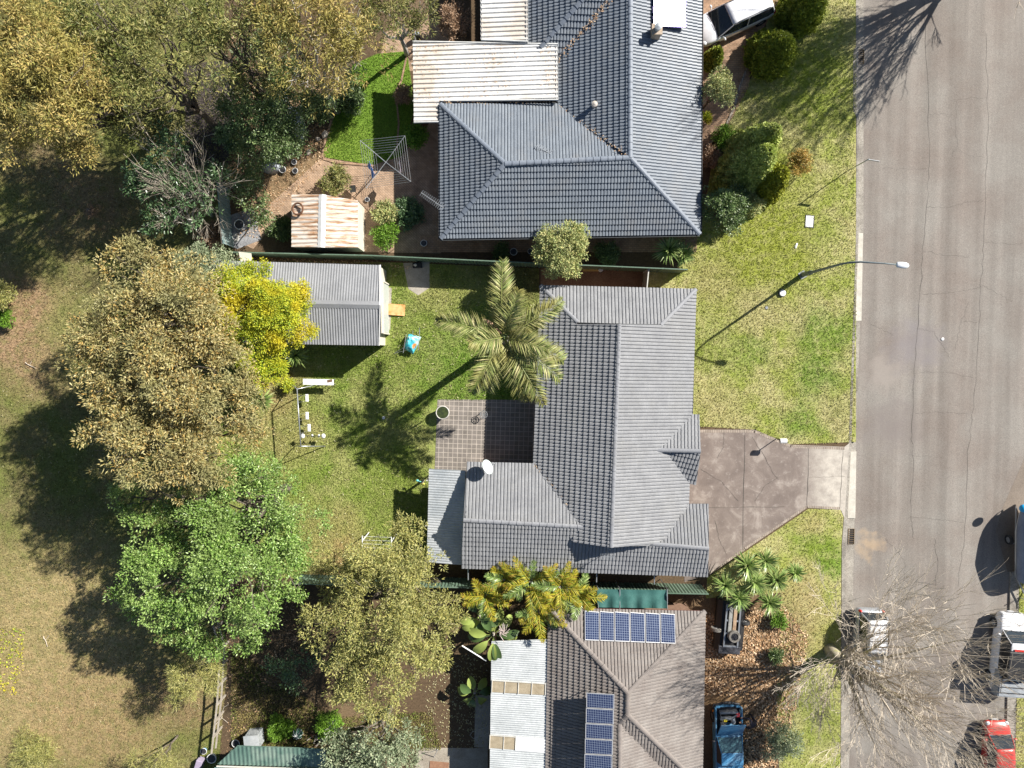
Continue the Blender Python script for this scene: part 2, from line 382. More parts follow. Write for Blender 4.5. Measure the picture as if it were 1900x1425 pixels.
# ---------------------------------------------------------------- roofs
def clip_poly(bm, pts, nrm):
    n = len(pts); c = sum(pts, Vector())/n
    for i in range(n):
        a, b = pts[i], pts[(i+1) % n]; pn = (b-a).cross(nrm).normalized()
        if (c-a).dot(pn) > 0: pn = -pn
        bmesh.ops.bisect_plane(bm, geom=bm.verts[:]+bm.edges[:]+bm.faces[:], plane_co=a, plane_no=pn, clear_outer=True)
def frame_of(pts):
    pts = [Vector(p) for p in pts]; u = (pts[1]-pts[0]).normalized(); far = max(pts[2:], key=lambda p: (p-pts[0]).cross(u).length)
    n = u.cross(far-pts[0]).normalized(); return u, (n if n.z > 0 else -n)
def surf_grid(pts, period, amp, course, step, samples, shape='roll', lift=0.0, pieces=None):
    """roof covering over the convex polygon pts (pts[0]->pts[1] is the eave), profiled, clipped to the polygon"""
    u, nrm = frame_of(pts); pts = [Vector(p) for p in pts]; A0 = pts[0].copy(); pj = lambda p: p-nrm*((p-A0).dot(nrm)); pts = [pj(p) for p in pts]
    v = nrm.cross(u).normalized(); C = sum(pts, Vector())/len(pts)
    if (C-pts[0]).dot(v) < 0: v = -v
    us = [(p-pts[0]).dot(u) for p in pts]; vs = [(p-pts[0]).dot(v) for p in pts]
    u0, u1, v0, v1 = min(us)-.05, max(us)+.05, min(vs)-.02, max(vs)+.05
    nu = int(math.ceil((u1-u0)/period))*samples+1; U = u0+np.arange(nu)*period/samples
    fr = (np.arange(nu) % samples)/samples
    if shape == 'roll': H = amp*np.minimum(1, 1.55*np.abs(np.sin(PI*fr)))**.8
    elif shape == 'sine': H = amp*(.5-.5*np.cos(2*PI*fr))
    else: H = amp*((fr > .42) & (fr < .99)).astype(float)
    A = np.array(pts[0]); ua = np.array(u); va = np.array(v); na = np.array(nrm); rows = []
    if course:
        j = 0
        while v0+j*course < v1:
            w = v0+j*course
            jt = RS.uniform(-.004, .004, nu//samples+2)[np.arange(nu)//samples]
            rows.append((w, H+lift-.004)); rows.append((w+.001, H+lift+step+jt)); rows.append((w+course, H+lift-.004)); j += 1
            rows.append(None)
    else: rows = [(v0, H+lift), (v1, H+lift)]
    V = []; F = []; prev = None; k = 0
    for r in rows:
        if r is None: prev = None; continue
        V.append(A+U[:, None]*ua+r[0]*va+r[1][:, None]*na); idx = k+np.arange(nu); k += nu
        if prev is not None: F.append(np.stack([prev[:-1], prev[1:], idx[1:], idx[:-1]], 1))
        prev = idx
    me = bpy.data.meshes.new('t'); V = np.concatenate(V).astype(np.float32); F = np.concatenate(F).astype(np.int32)
    me.vertices.add(len(V)); me.vertices.foreach_set('co', V.ravel()); me.loops.add(F.size); me.loops.foreach_set('vertex_index', F.ravel())
    me.polygons.add(len(F)); me.polygons.foreach_set('loop_start', np.arange(0, F.size, 4, dtype=np.int32)); me.polygons.foreach_set('loop_total', np.full(len(F), 4, dtype=np.int32)); me.update(calc_edges=True)
    bm = bmesh.new(); bm.from_mesh(me); 
    res = []
    for pc in (pieces or [pts]):
        pc = [pj(Vector(p)) for p in pc]; b = bmesh.new(); b.from_mesh(me); clip_poly(b, pc, nrm); res.append((b, pc))
    bm.free(); bpy.data.meshes.remove(me); return res, nrm
def roof(name, planes, mat, parent, period=.198, amp=.05, course=.33, step=.05, samples=8, shape='roll', under=.05, smooth=False):
    """one mesh from several convex planes, plus their underside"""
    out = bmesh.new(); tmp = bpy.data.meshes.new('tmp')
    for P in planes:
        pcs = None
        if isinstance(P, dict): pcs = P['pieces']; P = P['base']
        res, nrm = surf_grid(P, period, amp, course, step, samples, shape, 0, pcs)
        for bm, pts in res: bm.to_mesh(tmp); bm.free(); out.from_mesh(tmp); tmp.clear_geometry(); underside(out, pts, nrm, under)
    for f in out.faces: f.smooth = False
    me = bpy.data.meshes.new(name); out.to_mesh(me); out.free(); me.materials.append(mat)
    o = bpy.data.objects.new(name, me); COL.objects.link(o); o.parent = parent; return o
def underside(out, pts, nrm, under):
        vv = [out.verts.new(p-nrm*under*.3) for p in pts]+[out.verts.new(p-nrm*under) for p in pts]; n = len(pts)
        out.faces.new(vv[:n]); out.faces.new(list(reversed(vv[n:])))
        for i in range(n): out.faces.new((vv[i], vv[n+i], vv[n+(i+1) % n], vv[(i+1) % n]))
def caps(lines, mat, parent, r=.13, seg=.42, name='ridge_cap'):
    for a, b in lines:
        m = MB(); a = Vector(a); b = Vector(b); d = b-a; L = d.length; d.normalize(); n = max(1, round(L/seg)); sl_ = L/n
        s = d.cross(Vector((0, 0, 1))).normalized(); up = s.cross(d)
        for i in range(n):
            p0 = a+d*(i*sl_); p1 = a+d*((i+1)*sl_+.015); r0, r1 = r, r*.88; rings = []
            for p, rr, lf in ((p0, r0, .045), (p1, r1, .03)):
                rings.append([p+s*(rr*math.cos(q))+up*(rr*.62*math.sin(q)+lf-.02) for q in [PI*j/6 for j in range(7)]])
            m.loft(rings, 0, False, True)
        m.build(name, mat, parent)
def gutter(lines, mat, parent, w=.13, h=.1):
    for a, b in lines:
        m = MB(); a = Vector(a); b = Vector(b); d = (b-a).normalized(); out = Vector((d.y, -d.x, 0))
        def rg(p): return [p+out*x+Vector((0, 0, z)) for x, z in ((0, .0), (0, -h), (w, -h), (w, .01), (w-.02, .01), (w-.02, -h+.02), (.02, -h+.02), (.02, 0))]
        m.loft([rg(a-d*.02), rg(b+d*.02)]); m.build('gutter', mat, parent)
def walls(poly, h, mat, parent, name='wall'):
    m = MB(); m.prism([(p[0], p[1]) for p in poly], -.05, h); return m.build(name, mat, parent)

# ---------------------------------------------------------------- vehicles
def rring(x, w, z0, z1, tuck=.08, crown=.04, n=4):
    """cross-section of a car body at x"""
    hw = w/2; zb = z0+(z1-z0)*.55
    half = [(hw*.86, z0), (hw*.97, z0+.08), (hw, zb), (hw-tuck*.35, z1-.09), (hw-tuck, z1-.02), (hw*.55, z1+crown*.7), (0, z1+crown)]
    return [Vector((x, y, z)) for y, z in half]+[Vector((x, -y, z)) for y, z in reversed(half[:-1])]
def wheel(parent, x, y, r, wd, tyre, rim, flat=False, z=None):
    w = tag(empty('wheel', (0, 0, 0)), None) ; w.parent = parent; w.location = (x, y, r if z is None else z)
    if flat: w.rotation_euler = (0, 0, 0)
    else: w.rotation_euler = (R(90), 0, 0)
    t = MB(); prof = [(r*.62, -wd/2), (r*.93, -wd/2), (r, -wd*.36), (r, wd*.36), (r*.93, wd/2), (r*.62, wd/2)]
    k = 24; vs = [(a*math.cos(2*PI*j/k), a*math.sin(2*PI*j/k), z) for a, z in prof for j in range(k)]
    t.add(vs, [(i*k+j, i*k+(j+1) % k, ((i+1) % 6)*k+(j+1) % k, ((i+1) % 6)*k+j) for i in range(6) for j in range(k)]); t.build('tyre', tyre, w)
    q = MB(); q.lathe((0, 0, 0), [(r*.61, -wd*.3), (r*.61, wd*.3)], 20)
    for i in range(5): q.box((math.cos(i*1.2566)*r*.33, math.sin(i*1.2566)*r*.33, 0), (r*.5, r*.14, wd*.8), i*1.2566)
    q.lathe((0, 0, 0), [(r*.16, -wd*.44), (r*.16, wd*.44)], 12); q.build('rim', rim, w); return w
def car(name, label, cat, loc, rz, M, Lc=4.5, Wc=1.8, style='wagon', Hb=.95, Ht=1.5, hood=1.05, ws=.75, rake=.55, rails=False, roofcol=None, group=None):
    """front towards +x. M: dict paint, glass, dark, tyre, rim, lamp, red"""
    t = thing(name, label, cat, loc, rz, group); h = Lc/2; b = MB()
    xs = [(-h, .80, .42, Hb-.22), (-h+.05, .9, .3, Hb-.08), (-h+.3, .975, .24, Hb-.01), (-h+1.0, 1, .2, Hb), (0, 1, .2, Hb), (h-hood-ws, 1, .2, Hb), (h-hood, .985, .2, Hb-.02),
          (h-hood*.5, .965, .22, Hb-.09), (h-.22, .90, .25, Hb-.19), (h-.05, .80, .32, Hb-.27), (h, .70, .42, Hb-.36)]
    b.loft([rring(x, Wc*w, z0, z1) for x, w, z0, z1 in xs]); b.build('body', M['paint'], t, True, 0, 1)
    g0 = -h+.12 if style != 'sedan' else -h+.75; g1 = h-hood+.02; rt0 = g0+(.28 if style == 'wagon' else .5); rt1 = g1-ws
    wb = Wc*.93; wt = Wc*.74; zr = Ht-.05
    def quad(nm, a, bb, c, d, m, th=.015, par=t):
        q = MB(); a, bb, c, d = map(Vector, (a, bb, c, d)); nn = (bb-a).cross(d-a).normalized()*th
        q.add([a, bb, c, d, a+nn, bb+nn, c+nn, d+nn], [(0, 3, 2, 1), (4, 5, 6, 7), (0, 1, 5, 4), (1, 2, 6, 5), (2, 3, 7, 6), (3, 0, 4, 7)]); return q.build(nm, m, par)
    cab = MB()
    def cr(x, w, z): return [Vector((x, w/2, z)), Vector((x, w/2*.9, z+.01)), Vector((x, 0, z+.02)), Vector((x, -w/2*.9, z+.01)), Vector((x, -w/2, z))]
    lo = [(g0, wb*.9), (rt0+.2, wb), (rt1, wb), (g1, wb*.9)]; hi = [(rt0, wt*.93), (rt0+.3, wt), (rt1-.2, wt), (rt1, wt*.94)]
    vs = [(x, s*w/2, Hb-.03) for s in (1, -1) for x, w in lo]+[(x, s*w/2, zr) for s in (1, -1) for x, w in hi]
    cab.add(vs, [(0, 1, 9, 8), (1, 2, 10, 9), (2, 3, 11, 10), (5, 4, 12, 13), (6, 5, 13, 14), (7, 6, 14, 15), (4, 0, 8, 12), (3, 7, 15, 11), (8, 9, 13, 12), (9, 10, 14, 13), (10, 11, 15, 14)])
    cab.build('cabin', M['dark'], t)
    rf = MB(); rr = []
    for i in range(9):
        f = i/8; x = rt0-.05+(rt1-rt0+.08)*f; w = wt*(1+.02-.10*abs(2*f-1)**3); z = zr+.05*math.sin(PI*min(1, max(0, f*.8+.1)))
        rr.append([Vector((x, w/2, z-.03)), Vector((x, w/2*.93, z+.015)), Vector((x, w*.25, z+.035)), Vector((x, 0, z+.04)), Vector((x, -w*.25, z+.035)), Vector((x, -w/2*.93, z+.015)), Vector((x, -w/2, z-.03))])
    rf.loft(rr); rf.build('roof', roofcol or M['paint'], t, True)
    e = .03; wl = wb*.9/2-e; wu = wt*.94/2-e
    quad('windscreen', (g1-.04, -wl, Hb+.0), (g1-.04, wl, Hb+.0), (rt1+.02, wu, zr-.03), (rt1+.02, -wu, zr-.03), M['glass'], .03)
    quad('rear_window', (g0+.04, wl*.95, Hb+.05), (g0+.04, -wl*.95, Hb+.05), (rt0-.02, -wu*.95, zr-.03), (rt0-.02, wu*.95, zr-.03), M['glass'], .03)
    for s in (1, -1):
        a = ((g0+.25, s*wb*.48, Hb+.04), (g1-.3, s*wb*.49, Hb+.04), (rt1-.05, s*wt*.5, zr-.05), (rt0+.12, s*wt*.49, zr-.05))
        quad('side_window', *(a if s < 0 else (a[1], a[0], a[3], a[2])), M['glass'], .02)
        p = MB(); p.tube([(g1-.02, s*wb*.46, Hb-.01), (rt1, s*wt*.485, zr), ], .03, 6); p.tube([(g0+.05, s*wb*.45, Hb), (rt0, s*wt*.47, zr)], .045, 6)
        mid = (g0+g1)/2; p.tube([(mid, s*wb*.497, Hb), (mid-.03, s*wt*.502, zr)], .03, 6); p.build('pillar', M['paint'], t)
        mi = MB(); mi.ell((g1-.28, s*(Wc/2+.10), Hb+.05), (.07, .11, .07)); mi.tube([(g1-.26, s*(Wc/2-.08), Hb), (g1-.28, s*(Wc/2+.05), Hb+.03)], .025, 6); mi.build('mirror', M['paint'], t, True)
        hl = MB(); hl.ell((h-.17, s*Wc*.355, Hb-.27), (.15, .15, .085)); hl.build('headlight', M['lamp'], t, True)
        tl = MB(); tl.ell((-h+.10, s*Wc*.40, Hb-.18), (.09, .10, .16)); tl.build('tail_light', M['red'], t, True)
        if rails: MB().tube([(rt0+.15, s*wt*.46, zr+.02), (rt0+.25, s*wt*.46, zr+.085), (rt1-.35, s*wt*.46, zr+.085), (rt1-.25, s*wt*.46, zr+.03)], .018, 6).build('roof_rail', M['dark'], t)
        for x in (h-.82, -h+.85): wheel(t, x, s*(Wc/2-.11), .33, .22, M['tyre'], M['rim'])
    wp = MB()
    for s in (.35, -.25): wp.tube([(g1+.0, s*Wc*.5, Hb+.03), (g1-.12, s*Wc*.5-.45, Hb+.13)], .012, 4)
    wp.build('wiper', M['tyre'], t); MB().box((h-.02, 0, Hb-.42), (.05, Wc*.5, .14)).build('grille', M['tyre'], t, bevel=.01)
    MB().box((h+.01, 0, .42), (.02, .37, .12)).build('number_plate', M['lamp'], t)
    return t
# ---------------------------------------------------------------- palette
GRS = (.20, .27, .05); DRY = (.36, .31, .13); LUSH = (.105, .20, .025); MULCH = (.085, .055, .035); SOIL = (.20, .125, .075)
M_terr = groundmat('terrain_mat', (.14, .13, .06), [])
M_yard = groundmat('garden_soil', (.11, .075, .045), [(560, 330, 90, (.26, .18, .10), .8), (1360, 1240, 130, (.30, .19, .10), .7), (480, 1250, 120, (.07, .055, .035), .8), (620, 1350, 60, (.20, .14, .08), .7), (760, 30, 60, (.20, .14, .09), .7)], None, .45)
PARK = dict(base=(.20, .175, .075), blobs=[(40, 610, 110, (.34, .225, .135), .9), (150, 620, 75, (.22, .22, .075), .8), (110, 1180, 190, (.36, .28, .14), .9), (20, 1330, 120, (.36, .27, .14), .8), (190, 1330, 120, (.32, .23, .12), .8),
            (180, 380, 90, (.28, .19, .11), .7), (340, 1290, 80, (.26, .18, .10), .8), (130, 80, 80, (.17, .21, .04), .8), (60, 300, 80, (.25, .17, .10), .6)], patch=((.15, .17, .045), .35))
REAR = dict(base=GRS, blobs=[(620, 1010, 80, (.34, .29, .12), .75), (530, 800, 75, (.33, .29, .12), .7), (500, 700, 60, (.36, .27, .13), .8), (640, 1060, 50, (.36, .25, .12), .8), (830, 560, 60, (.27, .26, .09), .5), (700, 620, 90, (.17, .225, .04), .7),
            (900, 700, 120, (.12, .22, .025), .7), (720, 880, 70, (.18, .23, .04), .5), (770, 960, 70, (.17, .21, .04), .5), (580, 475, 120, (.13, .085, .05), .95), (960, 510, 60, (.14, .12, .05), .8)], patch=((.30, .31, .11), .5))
FRONT = dict(base=(.28, .315, .07), blobs=[(1400, 390, 120, (.24, .27, .04), .8), (1430, 470, 90, (.25, .28, .04), .8), (1510, 150, 80, (.21, .27, .03), .8), (1530, 620, 50, (.15, .24, .03), .8), (1510, 700, 45, (.14, .23, .03), .8), (1390, 660, 40, (.16, .24, .03), .7),
             (1340, 760, 50, (.38, .34, .16), .7), (1400, 570, 45, (.38, .34, .16), .7), (1480, 600, 30, (.36, .33, .16), .6), (1480, 790, 40, (.15, .24, .03), .8), (1560, 760, 30, (.36, .33, .16), .7), (1330, 520, 50, (.30, .28, .10), .7), (1310, 640, 50, (.20, .25, .05), .6),
             (1500, 1010, 40, (.17, .24, .03), .8), (1550, 1040, 40, (.13, .23, .02), .8), (1500, 960, 30, (.36, .31, .13), .7), (1480, 1120, 60, (.36, .29, .14), .8), (1520, 1330, 60, (.20, .24, .05), .7), (1440, 1230, 50, (.32, .22, .12), .7), (1470, 1200, 60, (.34, .25, .14), .6)],
             patch=((.42, .39, .18), .55))
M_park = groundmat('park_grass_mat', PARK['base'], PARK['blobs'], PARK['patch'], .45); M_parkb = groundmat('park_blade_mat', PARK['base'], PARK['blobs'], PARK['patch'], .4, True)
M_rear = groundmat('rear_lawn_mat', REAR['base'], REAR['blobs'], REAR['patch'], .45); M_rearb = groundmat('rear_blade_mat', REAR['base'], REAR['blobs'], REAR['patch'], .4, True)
M_front = groundmat('front_lawn_mat', FRONT['base'], FRONT['blobs'], FRONT['patch'], .4); M_frontb = groundmat('front_blade_mat', FRONT['base'], FRONT['blobs'], FRONT['patch'], .4, True)
M_lush = groundmat('mown_lawn_mat', (.16, .26, .035), [(640, 270, 50, (.22, .29, .05), .5)], None, .35); M_lushb = groundmat('mown_blade_mat', (.16, .27, .035), [], None, .3, True)

def asphalt():
    t = NT('asphalt'); f = t.noise(.28, 4, .6); col = t.ramp(f, [(.35, (.205, .175, .152)), (.65, (.245, .225, .20))])
    st = t.noise(1.0, 3, .6, stretch=(1.1, .035, 1)); col = t.mix(1.0, col, t.ramp(st, [(.35, .84), (.65, 1.12)]), 'MULTIPLY')
    col = t.mix(1.0, col, t.ramp(t.noise(38, 2, .8), [(.32, .66), (.68, 1.34)]), 'MULTIPLY'); col = t.mix(1.0, col, t.ramp(t.noise(9, 3, .8), [(.3, .93), (.7, 1.07)]), 'MULTIPLY')
    for px, py, r, c in ((1615, 1010, 28, (.42, .31, .20)), (1660, 790, 60, (.19, .165, .155)), (1640, 690, 40, (.30, .265, .235)), (1700, 640, 60, (.215, .195, .20))):
        p = G(px, py); dn = t.n('ShaderNodeVectorMath', operation='DISTANCE'); ad = t.n('ShaderNodeVectorMath', operation='MULTIPLY_ADD'); nz = t.n('ShaderNodeTexNoise'); nz.inputs['Scale'].default_value = 1.4; nz.inputs['Detail'].default_value = 5
        t.l(t.pos(), nz.inputs['Vector']); t.l(nz.outputs['Color'], ad.inputs[0]); ad.inputs[1].default_value = (2.5, 3.2, 0); t.l(t.pos(), ad.inputs[2]); t.l(ad.outputs[0], dn.inputs[0]); dn.inputs[1].default_value = (p.x+1.25, p.y+1.6, 0)
        col = t.mix(t.maprange(dn.outputs['Value'], r/30*.3, r/30*1.1, .6, 0.0), col, c)
    t.bump(t.noise(45, 2), .5, .01); return t.fin(col, .9, 0, .2)
M_asph = asphalt()
M_crack = noisy('crack_tar', (.05, .045, .04), (.09, .08, .07), 5)
M_conc = noisy('concrete', (.30, .27, .23), (.42, .38, .32), 1.2, .9, 20, .2, bump=.3)
M_kerb = noisy('kerb_concrete', (.27, .245, .21), (.36, .33, .285), 1.5, .9, 16, .35, bump=.4, c3=(.20, .18, .155), s3=.5)
def drive_mat():
    t = NT('driveway_concrete'); f = t.noise(.75, 7, .66, dist=.6); col = t.ramp(f, [(.30, (.155, .125, .11)), (.52, (.21, .172, .15)), (.68, (.33, .285, .25))])
    col = t.mix(t.ramp(t.noise(2.4, 6, .7), [(.55, 0.0), (.72, .7)]), col, (.38, .335, .30)); p = G(1500, 880)
    g = t.maprange(t.math('ADD', t.n('ShaderNodeSeparateXYZ').outputs[0], 0), p.x-.6, p.x+1.2, 0, 1)
    sx = [x for x in t.t.nodes if x.bl_idname == 'ShaderNodeSeparateXYZ'][0]; t.l(t.pos(), sx.inputs[0])
    col = t.mix(t.math('MULTIPLY', g, .95), col, t.ramp(t.noise(1.6, 6, .7), [(.3, (.32, .285, .25)), (.6, (.52, .475, .41))]))
    col = t.mix(1.0, col, t.ramp(t.noise(30, 2), [(.3, .88), (.7, 1.08)]), 'MULTIPLY'); return t.fin(col, .85, 0, .2)
M_drive = drive_mat()
def brickmat(name, a, b, mortar, sx=.23, sy=.115, ms=.02, rot=0.0, sq=False, rough=.85, vary=.35):
    t = NT(name); m = t.n('ShaderNodeMapping'); t.l(t.pos(), m.inputs[0]); m.inputs['Rotation'].default_value = (0, 0, rot)
    k = t.n('ShaderNodeTexBrick'); t.l(m.outputs[0], k.inputs['Vector']); k.inputs['Color1'].default_value = (*a, 1); k.inputs['Color2'].default_value = (*b, 1); k.inputs['Mortar'].default_value = (*mortar, 1)
    k.inputs['Scale'].default_value = 1; k.inputs['Brick Width'].default_value = sx; k.inputs['Row Height'].default_value = sy; k.inputs['Mortar Size'].default_value = ms; k.inputs['Mortar Smooth'].default_value = .2
    if sq: k.offset = 0
    col = t.mix(1.0, k.outputs['Color'], t.ramp(t.noise(2, 4), [(.3, 1-vary), (.7, 1.15)]), 'MULTIPLY'); return t.fin(col, rough, 0, .25)
M_pave = brickmat('brick_paving', (.36, .22, .14), (.44, .29, .19), (.22, .16, .11), .23, .115, .012)
M_pave2 = brickmat('herringbone_paving', (.38, .255, .17), (.46, .32, .22), (.26, .19, .13), .23, .115, .012, .75)
M_edge = brickmat('edging_brick', (.34, .28, .23), (.40, .34, .28), (.16, .13, .11), .11, .4, .015)
M_tile = brickmat('patio_tiles', (.18, .16, .14), (.215, .19, .17), (.42, .37, .32), .29, .29, .018, .03, True, .6, .2)
M_brickw = noisy('house_brick', (.24, .15, .10), (.32, .20, .14), 6, .9)
M_brickc = brickmat('chimney_brick', (.46, .36, .27), (.38, .29, .2), (.5, .45, .4), .23, .3, .01)

def tilemat(name, a, b, dirt, rough=.5):
    t = NT(name); col = t.ramp(t.noise(1.3, 5, .7), [(.3, a), (.7, b)]); col = t.mix(t.ramp(t.noise(.5, 5, .7), [(.5, 0.0), (.75, .6)]), col, dirt)
    col = t.mix(1.0, col, t.ramp(t.noise(14, 3, .7), [(.3, .82), (.7, 1.12)]), 'MULTIPLY'); return t.fin(col, rough, 0, .4)
M_roof1 = tilemat('grey_tile', (.20, .203, .212), (.28, .283, .29), (.24, .238, .23))
M_cap1 = tilemat('grey_cap', (.20, .205, .22), (.25, .255, .27), (.21, .21, .21))
M_roof2 = tilemat('slate_blue_tile', (.155, .178, .21), (.21, .235, .265), (.22, .218, .215), .42)
M_cap2 = tilemat('slate_blue_cap', (.15, .175, .215), (.20, .225, .265), (.18, .195, .22), .42)
M_roof3 = tilemat('brown_tile', (.19, .165, .15), (.26, .235, .215), (.145, .115, .10), .75)
M_cap3 = tilemat('brown_cap', (.19, .165, .15), (.24, .21, .19), (.15, .13, .12), .75)
M_gut = plain('dark_gutter', (.10, .105, .11), .4); M_gutl = plain('white_gutter', (.6, .6, .58), .4)
M_wmetal = noisy('white_sheet', (.62, .61, .58), (.75, .74, .72), .8, .5, 8, .12, .0, c3=(.60, .54, .47), s3=.35)
M_smetal = noisy('silver_sheet', (.40, .43, .45), (.55, .57, .58), .7, .4, 8, .12, .2)
M_shed = noisy('shed_sheet', (.22, .225, .235), (.28, .285, .295), .8, .45, 12, .1)
M_cream = noisy('cream_sheet', (.60, .56, .47), (.68, .64, .54), 1, .5)
M_door = noisy('roller_door', (.42, .45, .42), (.48, .50, .46), 2, .5)
M_gfence = noisy('green_fence', (.10, .16, .11), (.14, .20, .15), 1.5, .5)
M_gshed = noisy('green_sheet', (.09, .16, .13), (.14, .22, .18), 1.0, .5, c3=(.2, .27, .22), s3=.6)
def rust():
    t = NT('rusty_sheet'); f = t.noise(1.3, 6, .75, stretch=(.5, 4.0, 1), dist=.3)
    col = t.ramp(f, [(.42, (.66, .61, .56)), (.52, (.55, .43, .33)), (.60, (.38, .20, .10)), (.72, (.20, .09, .045))]); return t.fin(col, .7, .0, .3)
M_rust = rust()
M_white = plain('white_paint', (.78, .78, .77), .4); M_offw = plain('off_white', (.55, .53, .48), .6); M_black = plain('black_plastic', (.02, .02, .022), .5)
M_dark = plain('dark_metal', (.06, .06, .065), .5, .3); M_steel = plain('galvanised_steel', (.42, .44, .46), .35, .6); M_bark = noisy('bark', (.10, .08, .06), (.19, .16, .13), 8, .9, 40)
M_pbark = noisy('pale_bark', (.36, .33, .29), (.50, .47, .43), 6, .85, 40); M_bbark = noisy('lichen_bark', (.30, .26, .19), (.48, .43, .32), 5, .9, 30, c3=(.33, .31, .15), s3=2)
M_twig = noisy('twig_bark', (.46, .39, .31), (.64, .56, .46), 6, .9)
M_wood = noisy('weathered_wood', (.30, .26, .21), (.42, .38, .32), 4, .8); M_ply = noisy('orange_plywood', (.62, .33, .13), (.72, .42, .2), 1.5, .6, 5, .15, c3=(.6, .22, .06), s3=2)
M_terra = plain('terracotta', (.42, .17, .09), .8); M_tarp = noisy('grey_tarp', (.34, .37, .42), (.42, .45, .50), 2, .5); M_cloth = plain('blue_cloth', (.04, .17, .62), .8); M_pink = plain('pink_cloth', (.72, .60, .70), .8)
M_tyre = noisy('tyre_rubber', (.025, .025, .027), (.05, .05, .05), 8, .8); M_otyre = noisy('dusty_tyre', (.20, .185, .16), (.27, .25, .22), 8, .9); M_rim = plain('alloy', (.5, .5, .5), .35, .7)
M_glass = plain('car_glass', (.02, .028, .034), .06, 0, .8); M_lamp = plain('headlamp', (.65, .66, .68), .15, 0, .7); M_red = plain('tail_lamp', (.5, .03, .02), .2)
M_wcar = plain('white_car_paint', (.80, .80, .82), .25, 0, .5, .6); M_scar = plain('silver_car_paint', (.50, .53, .57), .3, .4, .5, .5); M_rcar = plain('red_car_paint', (.52, .06, .045), .25, 0, .5, .6)
M_bcar = noisy('faded_blue_paint', (.055, .20, .38), (.10, .28, .46), 1.2, .4, 8, .12, c3=(.20, .36, .50), s3=.9)
M_lense = plain('lamp_lens', (.7, .72, .75), .3); M_tglass = noisy('frosted_roof_panel', (.34, .28, .19), (.44, .37, .26), 3, .35)
def solar():
    t = NT('solar_cells'); m = t.n('ShaderNodeTexCoord').outputs['UV']; k = t.n('ShaderNodeTexBrick'); t.l(m, k.inputs['Vector']); k.offset = 0
    k.inputs['Color1'].default_value = (.018, .028, .075, 1); k.inputs['Color2'].default_value = (.028, .042, .10, 1); k.inputs['Mortar'].default_value = (.22, .26, .34, 1)
    k.inputs['Scale'].default_value = 1; k.inputs['Brick Width'].default_value = .131; k.inputs['Row Height'].default_value = .131; k.inputs['Mortar Size'].default_value = .009; return t.fin(k.outputs[0], .22, 0, .6)
M_solar = solar()
L_gold = leafmat('gold_olive_leaf', [(0.392, 0.304, 0.0943), (0.493, 0.377, 0.123), (0.29, 0.275, 0.0725), (0.58, 0.435, 0.16), (0.232, 0.232, 0.0653)], patch=(.34, .30, .085))
L_olive = leafmat('olive_leaf', [(0.24, 0.25, 0.08), (0.34, 0.31, 0.1), (0.14, 0.17, 0.045), (0.42, 0.37, 0.14), (0.09, 0.12, 0.03)])
L_brown = leafmat('brown_olive_leaf', [(0.42, 0.34, 0.13), (0.54, 0.45, 0.2), (0.24, 0.22, 0.07), (0.62, 0.54, 0.28), (0.15, 0.16, 0.05), (0.46, 0.3, 0.09)], patch=(.30, .28, .12))
L_camph = leafmat('bright_green_leaf', [(0.16, 0.28, 0.05), (0.26, 0.4, 0.09), (0.08, 0.16, 0.03), (0.4, 0.52, 0.17)], patch=(.25, .35, .10), spec=.5, rough=.4)
L_dark = leafmat('dark_green_leaf', [(0.108, 0.176, 0.054), (0.162, 0.23, 0.081), (0.0675, 0.121, 0.0338), (0.23, 0.284, 0.121)], spec=.5, rough=.4)
L_deep = leafmat('glossy_leaf', [(0.078, 0.156, 0.0585), (0.13, 0.221, 0.091), (0.208, 0.312, 0.156), (0.052, 0.104, 0.039)], spec=.6, rough=.3)
L_wat = leafmat('wattle_leaf', [(0.46, 0.5, 0.03), (0.58, 0.58, 0.04), (0.28, 0.4, 0.04), (0.62, 0.58, 0.04), (0.18, 0.3, 0.04)], patch=(.58, .50, .03))
L_lime = leafmat('olive_yellow_leaf', [(0.364, 0.35, 0.105), (0.476, 0.434, 0.14), (0.252, 0.266, 0.07), (0.532, 0.49, 0.21), (0.182, 0.21, 0.063)])
L_grey = leafmat('grey_green_leaf', [(0.224, 0.28, 0.154), (0.336, 0.378, 0.238), (0.14, 0.196, 0.098), (0.42, 0.448, 0.28)])
L_pale = leafmat('pale_yellow_green_leaf', [(0.36, 0.42, 0.165), (0.51, 0.51, 0.225), (0.21, 0.285, 0.09), (0.57, 0.51, 0.21)])
L_con = leafmat('conifer_leaf', [(0.3, 0.36, 0.05), (0.42, 0.46, 0.07), (0.17, 0.22, 0.03)], .15); L_con2 = leafmat('golden_conifer_leaf', [(0.48, 0.55, 0.16), (0.62, 0.66, 0.22), (0.32, 0.4, 0.11)], .15)
L_con3 = leafmat('gold_bush_leaf', [(0.54, 0.324, 0.084), (0.624, 0.432, 0.12), (0.432, 0.312, 0.072), (0.336, 0.288, 0.084)])
L_lt = leafmat('lime_leaf', [(.16, .30, .03), (.22, .38, .04), (.11, .22, .025)])
L_dead = leafmat('dead_leaf', [(.34, .22, .14), (.42, .29, .19), (.26, .16, .09)], .1)
L_palm = leafmat('palm_leaflet', [(0.195, 0.255, 0.075), (0.3, 0.345, 0.105), (0.45, 0.435, 0.18), (0.135, 0.18, 0.0525), (0.57, 0.51, 0.255)], .25, patch=(.30, .28, .09))
L_cane = leafmat('golden_cane_leaflet', [(0.46, 0.414, 0.0403), (0.575, 0.483, 0.046), (0.276, 0.345, 0.046), (0.172, 0.253, 0.0345), (0.529, 0.345, 0.069)], .35)
